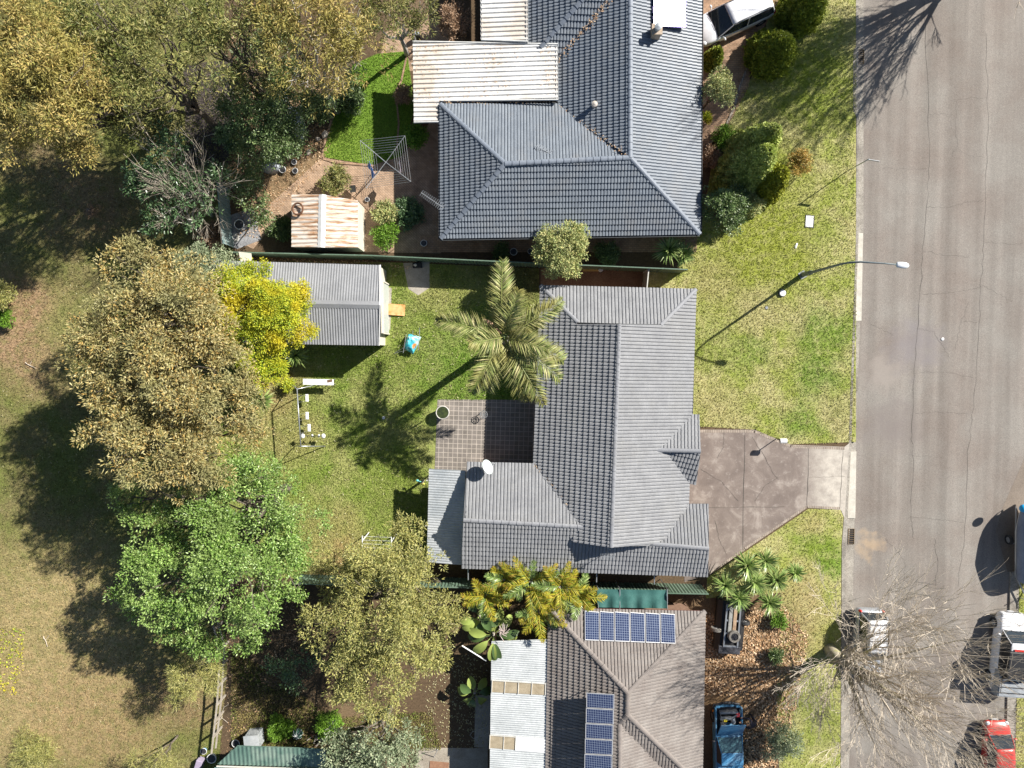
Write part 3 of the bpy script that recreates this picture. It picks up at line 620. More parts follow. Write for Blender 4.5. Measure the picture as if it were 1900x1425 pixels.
L_yuc = leafmat('yucca_leaf', [(0.18, 0.28, 0.07), (0.3, 0.4, 0.12), (0.42, 0.48, 0.18), (0.09, 0.16, 0.035)], .2, .35, .6)
L_ban = leafmat('paddle_leaf', [(0.221, 0.351, 0.0715), (0.338, 0.442, 0.104), (0.442, 0.468, 0.13)], .35)
L_lit = leafmat('litter_leaf', [(0.517, 0.322, 0.172), (0.632, 0.437, 0.265), (0.391, 0.218, 0.103), (0.713, 0.552, 0.368)], .1)
L_lit2 = leafmat('pale_litter_leaf', [(.45, .42, .22), (.58, .54, .34), (.36, .30, .14)], .1)

# ---------------------------------------------------------------- ground, road, kerbs
def sheet(name, px, z, mat, z0=None, world=None):
    m = MB(); P = world or [(*G(*p).xy,) for p in px]; m.prism(P, z-.05 if z0 is None else z0, z); o = m.build(name, mat); return tag(o, kind='structure')
m = MB(); m.add([(-900, -900, -.17), (900, -900, -.17), (900, 900, -.17), (-900, 900, -.17)], [(0, 1, 2, 3)]); tag(m.build('ground', M_terr), kind='structure')
BACK = [(1588, -2400), (1588, 86), (1583, 94), (1583, 206), (1589, 216), (1588, 440), (1584, 560), (1579, 700), (1575, 820), (1567, 945), (1562, 1010), (1561, 1200), (1560, 1425), (1556, 4000)]
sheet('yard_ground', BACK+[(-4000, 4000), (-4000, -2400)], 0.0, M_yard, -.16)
sheet('park_grass', [(-4000, -2400), (430, -2400), (415, 200), (432, 462), (405, 800), (385, 1080), (425, 1200), (405, 1425), (390, 4000), (-4000, 4000)], .004, M_park)
RL = [(437, 482), (700, 486), (1000, 498), (1003, 742), (812, 742), (800, 1045), (640, 1075), (388, 1070), (405, 800)]
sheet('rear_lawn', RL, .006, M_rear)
sheet('side_path', [(1003, 498), (1195, 503), (1192, 560), (1003, 560)], .008, noisy('bare_soil', (.21, .12, .07), (.27, .17, .10), 1.4, .9, 12, .3))
FL = [(1300, -600), (1588, -600), (1588, 820), (1465, 824), (1400, 797), (1278, 790), (1200, 600), (1192, 505), (1262, 500), (1240, 445), (1300, 430), (1330, 250), (1420, 100), (1440, -600)]
sheet('front_lawn', FL, .005, M_front)
VL = [(1500, 944), (1566, 946), (1561, 1010), (1559, 1425), (1558, 1900), (1470, 1900), (1440, 1300), (1450, 1100), (1310, 1110), (1312, 1072)]
sheet('verge_lawn', VL, .005, M_front)
NL = [(655, 120), (700, 100), (755, 95), (770, 200), (745, 290), (690, 306), (598, 291), (607, 255), (618, 215), (640, 195)]
sheet('neighbour_lawn', NL, .010, M_lush)
sheet('neighbour_paving', [(598, 293), (690, 307), (745, 290), (800, 225), (818, 225), (818, 470), (560, 466), (640, 380), (480, 440), (560, 330)], .008, M_pave2)
sheet('mulch_strip', [(340, 120), (432, 110), (436, 200), (418, 345), (380, 350), (345, 300)], .008, noisy('dark_mulch', (.045, .035, .032), (.085, .07, .065), 3, .95, 14, .5)); sheet('garden_path', [(470, 462), (440, 448), (505, 375), (600, 290), (625, 300), (560, 360), (500, 425)], .011, M_pave2)
sheet('side_paving', [(780, 436), (1295, 430), (1292, 468), (780, 468)], .012, M_pave)
sheet('front_path', [(1298, -200), (1350, -200), (1480, -60), (1395, 90), (1390, 160), (1350, 235), (1310, 270), (1296, 330)], .010, M_pave)
sheet('upper_paving', [(715, 60), (830, 25), (850, 80), (800, 130), (700, 135)], .009, M_pave2)
sheet('patio', [(812, 741), (1000, 742), (996, 880), (806, 884)], .016, M_tile)
DR = [(1290, 797), (1400, 797), (1468, 825), (1567, 829), (1576, 822), (1567, 962), (1560, 946), (1497, 942), (1380, 1020), (1312, 1066), (1270, 1080), (1262, 880)]
sheet('driveway', DR, .018, M_drive)
sheet('shed_slab', [(705, 532), (727, 534), (724, 612), (703, 612)], .016, M_conc); sheet('yard_slab', [(748, 488), (797, 486), (797, 534), (776, 548), (758, 536)], .014, M_conc)
sheet('neighbour_slab', [(773, 1387), (880, 1388), (905, 1388), (905, 1700), (760, 1700)], .012, noisy('old_concrete', (.28, .24, .19), (.37, .33, .27), 1.4, .9, 14, .25)); sheet('neighbour_path', [(882, 1290), (915, 1290), (905, 1388), (880, 1386)], .010, M_conc)
m = MB()      # driveway brick border and joints
def strip(m, pts, w, z, h=.004, wob=0.0, n=1):
    P = [G(*p) for p in pts]
    for i in range(len(P)-1):
        d = (P[i+1]-P[i]); L = d.length; c = (P[i]+P[i+1])/2; m.box((c.x, c.y, z), (L+w*.3, w, h), math.atan2(d.y, d.x))
strip(m, [(1300, 800), (1400, 800), (1467, 828), (1566, 832)], .17, .0215); strip(m, [(1316, 1064), (1382, 1018), (1497, 940), (1558, 943)], .14, .0215); tag(m.build('driveway_edging', M_edge), kind='structure')
def crackline(pts, w, z, m, jag=.07, sub=7):
    P = [G(*p) for p in pts]; out = []
    for i in range(len(P)-1):
        for j in range(sub):
            out.append(P[i].lerp(P[i+1], j/sub)+Vector((random.uniform(-jag, jag), random.uniform(-jag, jag), 0))*(1 if j else .3))
    out.append(P[-1])
    vs = []
    for i, p in enumerate(out):
        d = (out[min(i+1, len(out)-1)]-out[max(0, i-1)]).normalized(); s = Vector((-d.y, d.x, 0))*w/2*random.uniform(.5, 1.3); vs += [(p.x+s.x, p.y+s.y, z), (p.x-s.x, p.y-s.y, z)]
    m.add(vs, [(2*i, 2*i+1, 2*i+3, 2*i+2) for i in range(len(out)-1)])
m = MB()
for pts, w in (([(1382, 806), (1378, 1020)], .035), ([(1344, 800), (1342, 830), (1330, 850)], .02), ([(1311, 942), (1455, 940)], .03), ([(1326, 965), (1334, 1000), (1348, 1030)], .025), ([(1300, 870), (1340, 895), (1370, 930)], .018), ([(1395, 810), (1420, 850), (1435, 880), (1444, 890)], .02), ([(1444, 885), (1420, 900), (1400, 930)], .018), ([(1500, 830), (1497, 941)], .03), ([(1564, 830), (1558, 944)], .025), ([(1567, 884), (1500, 886)], .012)): crackline(pts, w, .0235, m, .03)
tag(m.build('driveway_cracks', M_crack), kind='structure')
ROAD = [(1604, -2400), (1604, 440), (1599, 560), (1593, 720), (1590, 830), (1588, 945), (1585, 1060), (1577, 1425), (1572, 4000), (1872, 4000), (1876, 1425), (1880, 1200), (1888, 1060), (2040, 900), (2300, 700), (2300, -2400)]
sheet('road', ROAD, -.12, M_asph, -.165)
m = MB()
for pts, w in (([(1717, 0), (1725, 180), (1727, 300), (1720, 400), (1714, 480), (1706, 600), (1699, 700), (1693, 800), (1697, 860), (1692, 960), (1697, 1000)], .035), ([(1832, 60), (1835, 200), (1834, 300), (1828, 450), (1822, 540), (1814, 700), (1806, 780), (1797, 850), (1792, 1000), (1780, 1090)], .03),
               ([(1722, 385), (1770, 382), (1810, 372), (1828, 372)], .02), ([(1715, 465), (1760, 474), (1800, 476)], .02), ([(1712, 545), (1745, 545), (1780, 540), (1815, 535), (1826, 530), (1850, 542), (1880, 560)], .02), ([(1778, 184), (1776, 240), (1778, 272), (1770, 285)], .018), ([(1778, 275), (1800, 288), (1830, 290)], .015),
               ([(1705, 610), (1735, 615), (1750, 640), (1765, 665)], .02), ([(1707, 690), (1760, 692), (1810, 702)], .018), ([(1726, 211), (1760, 210)], .015), ([(1780, 182), (1835, 180)], .015), ([(1640, 311), (1722, 312)], .015), ([(1700, 768), (1745, 765), (1800, 768)], .018), ([(1695, 845), (1750, 850)], .015), ([(1690, 960), (1750, 966), (1790, 970)], .018),
               ([(1830, 448), (1870, 452), (1900, 450)], .018), ([(1785, 598), (1818, 597)], .02), ([(1800, 560), (1785, 600), (1775, 650)], .015), ([(1736, 1000), (1742, 1040), (1738, 1090)], .03), ([(1617, 601), (1640, 612), (1660, 622)], .018), ([(1645, 1000), (1680, 1040), (1680, 1080)], .018)): crackline(pts, w*.7, -.117, m)
tag(m.build('road_cracks', M_crack), kind='structure')
m = MB(); O = [(1604, -2400), (1604, 86), (1604, 94), (1604, 206), (1604, 216), (1604, 440), (1599, 560), (1593, 720), (1590, 830), (1588, 945), (1586, 1010), (1583, 1200), (1577, 1425), (1572, 4000)]
rings = []
for b, o_ in zip(BACK, O):
    B = G(*b); Q = G(*o_); k = B.lerp(Q, .30)
    if b[1] in (94, 206): k = B.lerp(Q, .45)
    rings.append([Vector((B.x, B.y, -.16)), Vector((B.x, B.y, .015)), Vector((k.x, k.y, .015)), Vector((k.x+.03, k.y, -.10)), Vector((Q.x, Q.y, -.112)), Vector((Q.x, Q.y, -.16))])
m.loft(rings); tag(m.build('kerb', M_kerb), kind='structure')
m = MB(); m.prism([(*G(x, y).xy,) for x, y in ((1576, 838), (1590, 838), (1588, 962), (1574, 962))], -.11, -.06); m.prism([(*G(x, y).xy,) for x, y in ((1591, 432), (1603, 432), (1600, 595), (1587, 595))], -.115, -.095); tag(m.build('gutter_crossing', noisy('new_concrete', (.45, .42, .36), (.56, .53, .46), 2, .85, 14, .12)), kind='structure')
# far side of the road
sheet('far_verge', [(1893, 1060), (1889, 1200), (1884, 1425), (1880, 4000), (4000, 4000), (4000, -2400), (2320, -2400), (2320, 700), (2050, 910)], 0.0, M_front, -.16)
sheet('far_gutter', [(1876, 1062), (1872, 1200), (1867, 1425), (1860, 4000), (1882, 4000), (1885, 1425), (1890, 1200), (1894, 1060)], -.02, M_kerb, -.15)
sheet('road_side_slab', [(1904, 850), (1862, 945), (1850, 985), (1872, 1062), (1893, 1060), (2050, 905)], -.115, noisy('brown_asphalt', (.19, .155, .125), (.23, .19, .155), .8, .9, 30, .3), -.16)

# drains
def drain(label, x, y0, y1):
    a = G(x, y0); b = G(x, y1); t = thing('storm_drain', label, 'drain', (a.x, (a.y+b.y)/2, -.10), 0, 'storm drains in the gutter'); L = abs(a.y-b.y); m = MB()
    m.box((0, 0, -.02), (.36, L, .03)); m.build('pit', M_black, t); g = MB(); g.box((-.18, 0, .01), (.03, L+.04, .04)); g.box((.18, 0, .01), (.03, L+.04, .04))
    for i in range(8): g.box((0, -L/2+i*L/7, .01), (.36, .025, .035))
    g.build('grate', plain('rusty_grate', (.16, .11, .06), .7), t)
drain('dark steel storm drain grate in the gutter beside the tree shadow, upper end of road', 1599, 91, 117)
drain('dark steel storm drain grate in the gutter just below the driveway apron', 1581, 982, 1010)
# ---------------------------------------------------------------- main house
def Z(P, z): return [Vector((p[0], p[1], z)) for p in P]
H1 = thing('brick_house', 'long grey tiled house with crossing gable roofs in the middle lot between lawn and driveway', 'house', G(1130, 800)); H1.location.z = 0
def loc(o, pts): return [tuple(Vector(p)-o.location) for p in pts]
def locp(o, P): return dict(base=loc(o, P['base']), pieces=[loc(o, q) for q in P['pieces']]) if isinstance(P, dict) else loc(o, P)
e, rz_, wz, gz, pz = 2.6, 4.42, 3.85, 3.45, 3.4
NW, NE, SW, SE = G(1003, 530, e), G(1291, 537, e), G(990, 862, e), G(1276, 962, e)
def between(a, b, f): return a.lerp(b, f)
RN, RS_ = G(1149, 602, rz_), G(1134, 1015, rz_); gl, gr = G(1071, 598, 3.4), G(1226, 603, 3.4)
ea, eb = G(1285, 640, e), G(1277, 940, e)
dW = (SW-NW); wS = NW+dW*((G(990, 1012, e).y-NW.y)/dW.y)             # west eave carried on under the wing
dE = (eb-ea); eN = NE
planes = [[NE, NW, gl, gr],
          [wS, NW, gl, G(1071, 600, 3.4)+Vector((0, .0, 0)), RN, RS_, G(1062, 1003, 3.42)],
          [eN, eb+dE*.28, G(1204, 1011, 3.5), RS_, RN, gr]]
# keep every slope truly planar: rebuild points on two planes through the ridge
def onplane(p, a, b, c):
    n = (b-a).cross(c-a); return Vector((p.x, p.y, a.z-((p.x-a.x)*n.x+(p.y-a.y)*n.y)/n.z))
Wp = (NW, SW, RN); Ep = (NE, eb, RN); RS_ = onplane(RS_, *Wp)
gl = onplane(gl, *Wp); gr = onplane(gr, *Ep); gl2 = onplane(G(1071, 602, 3.4), *Wp)
sw_lo = onplane(G(1000, 1000, 2.7), *Wp); sw_hi = onplane(G(1062, 1003, 3.4), *Wp); se_hi = onplane(G(1203, 1011, 3.5), *Ep); se_lo = onplane(G(1274, 985, 2.6), *Ep)
E9 = G(1276, 962, e); planes = [[NE, NW, gl, gr], dict(base=[SW, NW, RN, RS_], pieces=[[SW, NW, gl2, sw_hi], [sw_hi, gl2, RN, RS_]]), dict(base=[NE, E9, RS_, RN], pieces=[[NE, E9, se_lo, se_hi, gr], [gr, se_hi, RS_, RN]])]
# side wings
w = [G(990, 860, e), G(866, 857, e), G(860, 965, wz), G(1100, 979, wz)]                       # north slope, west wing
sE, sW_ = G(1313, 1069, e), G(856, 1053, e); rW = w[2]; rM = w[3]; gE, gW = G(1316, 1019, gz), G(1196, 1008, gz)
Sp = (sE, sW_, rW); rM = onplane(rM, *Sp)
sM = sE.lerp(sW_, .466); sN = sE.lerp(sW_, .247); gWp = onplane(G(1200, 1008, gz), *Sp); gEp = onplane(gE, *Sp)
planes += [[w[0], w[1], rW, rM], dict(base=[sE, sW_, rW, rM], pieces=[[sM, sW_, rW, rM], [sN, sM, rM, gWp], [sE, sN, gWp, gEp]])]
planes += [[G(1314, 935, e), G(1276, 935, e), onplane(G(1198, 1008, gz), *Sp), onplane(gE, *Sp)]]
pr0, pr1 = G(1217, 835, pz), G(1300, 837, pz); pm = [[G(1297, 770, e), G(1284, 769, e), pr0, pr1], [G(1278, 896, e), G(1291, 899, e), pr1, pr0]]; planes += pm
P2 = [locp(H1, P) for P in planes]; rf = roof('roof', P2, M_roof1, H1)
cp = [(gl+Vector((0, 0, .05)), NW), (gr, NE), (RN, RS_), (rM, rW), (gW, gE), (pr0, pr1)]
caps([tuple(loc(H1, c)) for c in [(NW, gl), (NE, gr), (RS_, RN), (rW, rM), (onplane(gE, *Sp), onplane(gW, *Sp)), (pr1, pr0)]], M_cap1, rf)
gutter([tuple(loc(H1, c)) for c in [(NW, NE), (SW, NW), (NE, G(1286, 768, e)), (G(1278, 900, e), G(1276, 935, e)), (G(867, 857, e), G(990, 860, e)), (sE, sW_), (G(1276, 935, e), G(1314, 935, e)), (G(1284, 769, e), G(1297, 769, e))]], M_gut, rf)
for tri in ((gl2+Vector((0, .02, -.05)), gr+Vector((0, .02, -.05)), RN+Vector((0, .02, -.06))), (RS_+Vector((0, .12, -.06)), se_hi+Vector((0, .12, -.4)), sw_hi+Vector((0, .12, -.4))), (G(1313, 938, 2.55), sE+Vector((-.1, 0, -.05)), onplane(gE, *Sp)+Vector((-.1, 0, -.06))), (w[1]+Vector((.1, 0, -.05)), sW_+Vector((.1, 0, -.05)), rW+Vector((.1, 0, -.06))), (G(1296, 771, e), G(1290, 898, e), pr1+Vector((-.08, 0, -.06)))):
    a, b, c = loc(H1, tri); m = MB(); m.add([a, b, c], [(0, 1, 2)]); g_ = m.build('gable_wall', M_gut, H1); g_.modifiers.new('s', 'SOLIDIFY').thickness = .03
wp = [G(x, y, 2.5) for x, y in ((1018, 546), (1276, 551), (1263, 950), (1299, 950), (1297, 1053), (872, 1038), (880, 874), (1005, 876))]
walls([Vector(p)-H1.location for p in wp], 2.55, M_brickw, H1)
for k, (x, y, dx, dy) in enumerate(((1292, 640, .06, 1.6), (1290, 720, .06, 1.8), (1012, 640, .06, 1.5), (1010, 790, .06, 2.2))):
    p = Vector(G(1272 if x > 1200 else 1014, y, 2.5))-H1.location; f = MB(); f.box((p.x, p.y, 1.5), (.12, dy, 1.2)); fo = f.build('window', M_white, H1); g_ = MB(); g_.box((p.x+(.03 if x > 1200 else -.03), p.y, 1.5), (.10, dy-.12, 1.08)); g_.build('pane', M_glass, fo)
p = Vector(G(1299, 1002, 2.5))-H1.location; MB().box((p.x+.02, p.y, 1.05), (.1, 2.6, 2.1)).build('garage_door', M_cream, H1)
# awning on the west wing
aw = [G(792, 1043, 2.15), G(796, 870, 2.15), G(864, 873, 2.5), G(857, 1048, 2.5)]; ro = roof('awning_roof', [loc(H1, [aw[0], aw[1], aw[2], aw[3]])], M_smetal, H1, .15, .022, 0, 0, 5, 'sine')
gutter([tuple(loc(H1, (aw[0], aw[1])))], M_gut, ro)
for q in ((800, 880), (798, 960), (797, 1035)):
    p = Vector(G(*q))-H1.location; MB().tube([(p.x, p.y, 0), (p.x, p.y, 2.1)], .05, 6).build('awning_post', M_offw, H1)
for q in ((868, 1062), (1108, 1066), (1216, 1070)):
    p = Vector(G(q[0], q[1], 2.45))-H1.location; MB().tube([(p.x, p.y+.35, 2.4), (p.x, p.y, 2.2), (p.x, p.y-.55, 2.15)], .035, 6).build('downpipe', M_steel, H1)
# roof furniture
p = G(893, 868, 2.75); t = thing('satellite_dish', 'pale grey oval satellite dish on the grey roof edge above the patio', 'satellite dish', p)
m = MB(); rg = []
for i in range(6):
    r_ = .02+.36*i/5; rg.append([Vector((r_*math.cos(a), r_*1.15*math.sin(a), (r_*r_)*.45)) for a in [2*PI*j/24 for j in range(24)]])
m.loft(rg, 0, True, False); d_ = m.build('reflector', noisy('dish_grey', (.55, .62, .60), (.6, .68, .66), 2, .5), t, True); s = d_.modifiers.new('s', 'SOLIDIFY'); s.thickness = .02; d_.location = (.35, .15, .75); d_.rotation_euler = (R(-25), R(48), 0)
m = MB(); m.tube([(.0, 0, -.1), (0, 0, .5), (.28, .12, .72)], .025, 6); m.tube([(.3, .1, .7), (.75, .35, .75), (.78, .4, .85)], .015, 5); m.build('mast', M_steel, t)
def antenna(label, px, py, z, h, az, L, n, grp='television antennas on roofs', lean=(0, 0)):
    p = G(px, py, z); t = thing('tv_antenna', label, 'antenna', p, 0, grp); MB().tube([(0, 0, -.1), (0, 0, h)], .022, 6).build('mast', M_steel, t); m = MB(); d = Vector((math.cos(az), math.sin(az), 0)); s = Vector((-d.y, d.x, 0)); o = Vector((0, 0, h))
    m.tube([o-d*L*.35, o+d*L*.65], .018, 6)
    for i in range(n):
        c = o+d*(L*(-.33+.96*i/(n-1))); w = .24*(1-.25*i/n); m.tube([c-s*w, c+s*w], .011, 5)
    m.build('elements', M_steel, t)
antenna('small television antenna over the dark south slope just below the main ridge end', 1128, 1026, 3.4, .75, R(180), .8, 10)
antenna('spiky television antenna standing off the west eave of the north house over the paving', 812, 383, 2.5, 1.0, R(146), 1.5, 13)
antenna('faint television antenna lying low on the pale north slope behind the ridge', 1012, 285, 3.6, .45, R(150), .9, 9)

# ---------------------------------------------------------------- north house
H2 = thing('tiled_house', 'blue grey tiled hipped house with white patio roofs and brick chimney, upper part of view', 'house', G(1100, 250)); H2.location.z = 0
e = 2.6; rh = 4.25; sx = Vector((0, 0, 0))
SEc, SWc, NWc = G(1298, 434, e), G(818, 442, e), G(817, 194, e); ET = G(1303, -300, e); RT = G(1170, -300, rh); RB = G(1169, 293, rh); WR = G(937, 304, rh)
Em = (SEc, ET, RB); RT = onplane(RT, *Em); So = (SWc, SEc, WR); RB2 = onplane(RB, *So); RB.z = (RB.z+RB2.z)/2
NW2 = G(1041, 194, e); Wm = (G(1036, -300, e), G(1036, 200, e), RB)
vb = onplane(G(1036, 200, 2.6), *Wm)
pl = [[SEc, ET, RT, RB], [SWc, SEc, RB, WR], [NWc, SWc, WR], [NW2, NWc, WR, RB], [vb, G(1036, -300, e), RT, RB]]
# small northern wing: hip and south slope
hb = G(985, 108, e); ht = G(1082, -2, 3.9); ht2 = ht+(ht-hb)*.35
pl += [[hb, G(1036, 110, e), G(1140, -8, 3.95)+Vector((.5, .6, .25)), ht2], [G(978, -300, e), G(978, 106, e)+Vector((.05, 0, 0)), hb, ht2, G(1120, -300, ht2.z)]]
P2 = [loc(H2, [pl[0][0], pl[0][1], pl[0][2], pl[0][3]])]+[loc(H2, q) for q in pl[1:]]
rf2 = roof('roof', P2, M_roof2, H2, .178, .05, .33, .055)
caps([tuple(loc(H2, c)) for c in [(SEc, RB), (RB, RT), (WR, RB), (SWc, WR), (NWc, WR), (hb, ht2)]], M_cap2, rf2, .15, .40)
gutter([tuple(loc(H2, c)) for c in [(SEc, ET), (SWc, SEc), (NWc, SWc), (NW2, NWc)]], M_gut, rf2)
walls([Vector(p)-H2.location for p in [G(x, y, 2.5) for x, y in ((836, 214), (1054, 214), (1054, -280), (1288, -280), (1282, 420), (836, 424))]], 2.55, M_brickw, H2)
# white patio roofs
zt = 2.75
def slab_roof(name, poly, mat, per=.30, amp=.06): return roof(name, [loc(H2, poly)], mat, H2, per, amp, 0, 0, 6, 'rib', .06)
a1 = slab_roof('patio_roof', [G(767, 150, 2.45), G(766, 77, 2.45), G(1034, 82, 2.95), G(1035, 184, 2.95), G(817, 187, 2.55), G(768, 188, 2.45)], M_wmetal, .26)
a2 = slab_roof('patio_roof', [G(768, 227, 2.45), G(768, 187, 2.45), G(816, 187, 2.54), G(816, 226, 2.54)], M_wmetal, .26)
a3 = slab_roof('upper_patio_roof', [G(893, 74, 2.75), G(890, -300, 2.75), G(978, -300, 2.95), G(979, 76, 2.95)], M_wmetal, .26)
gutter([tuple(loc(H2, c)) for c in [(G(768, 227, 2.45), G(766, 77, 2.45)), (G(1035, 80, 2.98), G(1036, 186, 2.98)), (G(892, 72, 2.78), G(889, -200, 2.78)), (G(979, -200, 3.0), G(980, 78, 3.0))]], M_gutl, a1, .11)
for a, b in ((G(766, 77, 2.5), G(1035, 82, 3.0)), (G(817, 187, 2.6), G(1036, 185, 3.0)), (G(768, 227, 2.5), G(817, 226, 2.6)), (G(893, 74, 2.8), G(979, 77, 3.0))):
    a, b = loc(H2, (a, b)); MB().tube([a, b], .055, 6).build('barge_trim', M_gutl, H2)
for q in ((775, 90), (776, 150), (778, 215), (900, 85)):
    p = Vector(G(*q))-H2.location; MB().tube([(p.x, p.y, 0), (p.x, p.y, 2.45)], .05, 6).build('patio_post', M_gutl, H2)
cb = G(1214, 66, 3.7)-H2.location; m = MB(); m.box((cb.x, cb.y, 3.75), (.50, .50, 1.3)); m.box((cb.x, cb.y, 4.42), (.58, .58, .08)); ch = m.build('chimney', M_brickc, H2, bevel=.01)
MB().lathe((cb.x, cb.y, 4.45), [(.15, 0), (.15, .28), (.20, .30), (.20, .36), (.05, .42)], 16).build('flue_cap', M_smetal, ch)
cb = G(1102, 197, 3.5)-H2.location; MB().lathe((cb.x, cb.y, 3.3), [(.12, 0), (.12, .45), (.17, .5), (.16, .58), (.04, .64)], 16).build('vent_pipe', noisy('vent_tan', (.45, .40, .34), (.5, .45, .4), 2), H2)
# solar heating panels
def roof_frame(a, b, c, f, g): return None
t = thing('solar_water_heater', 'pair of bright white solar water panels next to the chimney', 'solar heater', G(1240, 20, 3.6), 0)
for (y0, y1) in ((-30, 14), (16, 51)):
    q = [G(1212, y1, 3.85), G(1271, y1+2, 3.25), G(1270, y0+1, 3.25), G(1211, y0, 3.85)]; q = [v-t.location+Vector((0, 0, .08)) for v in q]; m = MB(); m.prism(q, 0, .10); pn = m.build('panel', plain('purple_frame', (.18, .14, .42), .3, .3), t)
    c = sum(q, Vector())/4; q2 = [c+(v-c)*.955 for v in q]; m = MB(); m.prism(q2, .1, .108); m.build('glazing', plain('white_glazing', (.80, .82, .88), .15, 0, .6), pn)

# ---------------------------------------------------------------- south house
H3 = thing('brown_tiled_house', 'brown grey tiled house with solar panels and silver patio roof at the bottom edge', 'house', G(1150, 1350)); H3.location.z = 0
e = 2.6; rh = 4.6
NEc, NWc3 = G(1308, 1134, e), G(1018, 1128, e); R1 = G(1165, 1286, rh); R2 = G(1164, 1326, rh)
Ep3 = (NEc, G(1304, 1425, e), R1); Wp3 = (NWc3, G(1012, 1425, e), R1)
EB = G(1302, 1460, e); R2 = onplane(R2, *Ep3); sR = onplane(G(1150, 1338, 4.4), *Wp3); sR2 = onplane(G(1146, 1700, 4.4), *Wp3)
WB = G(1008, 1700, e)
sR = Vector((sR.x, sR.y, R2.z-.22)); sR2 = Vector((sR2.x, sR2.y, sR.z)); WM = NWc3.lerp(WB, .42)
pl3 = [[NEc, NWc3, R1], [NEc, EB, R2, R1], dict(base=[WB, NWc3, R1, sR2], pieces=[[WM, NWc3, R1, R2, sR], [WB, WM, sR, sR2]])]
SPl = (EB, EB+Vector((-1, 0, 0)), R2); n1 = (SPl[1]-SPl[0]).cross(SPl[2]-SPl[0]); n2 = (sR2-sR).cross(Vector((1, 0, -.46))); vd = n1.cross(n2).normalized(); vd = vd if vd.z < 0 else -vd
sR.y = sR.y; v0 = Vector((sR.x, R2.y+(sR.z-R2.z)*(EB.y-R2.y)/(EB.z-R2.z), sR.z)); v1 = v0+vd*((2.45-v0.z)/vd.z)
pl3 += [[v1, v1+Vector((1.2, 0, 0)), EB, R2, v0]]                                        # narrow south hip strip
pl3 += [[v1+Vector((0, .0, 0)), Vector((v1.x, sR2.y, v1.z)), Vector((v0.x, sR2.y, v0.z)), v0]]
rf3 = roof('roof', [locp(H3, q) for q in pl3], M_roof3, H3, .19, .05, .34, .05)
caps([tuple(loc(H3, c)) for c in [(NEc, R1), (NWc3, R1), (R1, R2), (EB, R2), (R2, v0), (Vector((v0.x, sR2.y, v0.z)), v0)]], M_cap3, rf3, .16, .40)
gutter([tuple(loc(H3, c)) for c in [(NWc3, NEc), (NEc, EB)]], plain('red_gutter', (.16, .06, .05), .5), rf3)
walls([Vector(p)-H3.location for p in [G(x, y, 2.5) for x, y in ((1035, 1148), (1292, 1148), (1288, 1440), (1220, 1680), (1030, 1680))]], 2.5, M_brickw, H3)
c0 = [G(905, 1700, 2.3), G(912, 1190, 2.3), G(1022, 1186, 2.62), G(1012, 1700, 2.62)]
pr = roof('patio_roof', [loc(H3, c0)], noisy('corrugated_white', (.46, .48, .48), (.58, .60, .60), .8, .45, 8, .12, .1), H3, .13, .02, 0, 0, 5, 'sine')
gutter([tuple(loc(H3, (c0[0], c0[1])))], M_gut, pr)
def onpat(x, y): return onplane(G(x, y, 2.45), *c0[:3])
for poly, mt, nm in ((((913, 1264), (1012, 1266), (1011, 1287), (912, 1286)), M_tglass, 'skylight_panel'), (((909, 1366), (957, 1367), (956, 1391), (908, 1390)), M_tglass, 'skylight_panel'), (((957, 1366), (1013, 1367), (1012, 1394), (956, 1392)), M_white, 'new_sheet')):
    m = MB(); m.prism(loc(H3, [onpat(*q) for q in poly]) and [Vector(v) for v in loc(H3, [onpat(*q) for q in poly])], .025, .034); s_ = m.build(nm, mt, H3)
    if nm == 'skylight_panel':
        f = MB(); xs = (poly[0][0], poly[0][0]+24, poly[0][0]+49, poly[0][0]+74, poly[1][0]) if poly[1][0]-poly[0][0] > 60 else (poly[0][0], poly[0][0]+26, poly[1][0])
        for x in xs: f.tube(loc(H3, [onpat(x, poly[0][1])+Vector((0, 0, .05)), onpat(x-1, poly[2][1])+Vector((0, 0, .05))]), .03, 5)
        f.tube(loc(H3, [onpat(*poly[0])+Vector((0, 0, .05)), onpat(*poly[1])+Vector((0, 0, .05))]), .03, 5); f.build('rail', M_offw, s_)
def panel(label, corners, up, grp):
    """corners world, long side first; UVs in metres"""
    c = sum(corners, Vector())/4; t = empty('solar_panel', c-H3.location); t.parent = H3; n = (corners[1]-corners[0]).cross(corners[3]-corners[0]).normalized(); n = n if n.z > 0 else -n
    lc = [p-c+n*up for p in corners]; m = MB(); m.add([p for p in lc]+[p+n*.04 for p in lc], [(0, 3, 2, 1), (4, 5, 6, 7), (0, 1, 5, 4), (1, 2, 6, 5), (2, 3, 7, 6), (3, 0, 4, 7)]); m.build('frame', plain('alloy_frame', (.62, .62, .62), .4, .3) if 'alloy_frame' not in bpy.data.materials else bpy.data.materials['alloy_frame'], t)
    cc = sum(lc, Vector())/4; ins = [cc+(p-cc)-(p-cc).normalized()*.05 for p in lc]; q = MB(); q.add([p+n*.043 for p in ins], [(0, 1, 2, 3)] if (ins[1]-ins[0]).cross(ins[2]-ins[0]).z > 0 else [(3, 2, 1, 0)]); o = q.build('cells', M_solar, t)
    uv = o.data.uv_layers.new(name='UVMap'); a = (ins[1]-ins[0]); b = (ins[3]-ins[0])
    for lp in o.data.loops:
        v = o.data.vertices[lp.vertex_index].co-Vector(ins[0]+n*.043); uv.data[lp.index].uv = (v.dot(a.normalized()), v.dot(b.normalized()))
Np = (NEc, NWc3, R1)
xs = [1054, 1084, 1112, 1139.5, 1168, 1196, 1224, 1252]
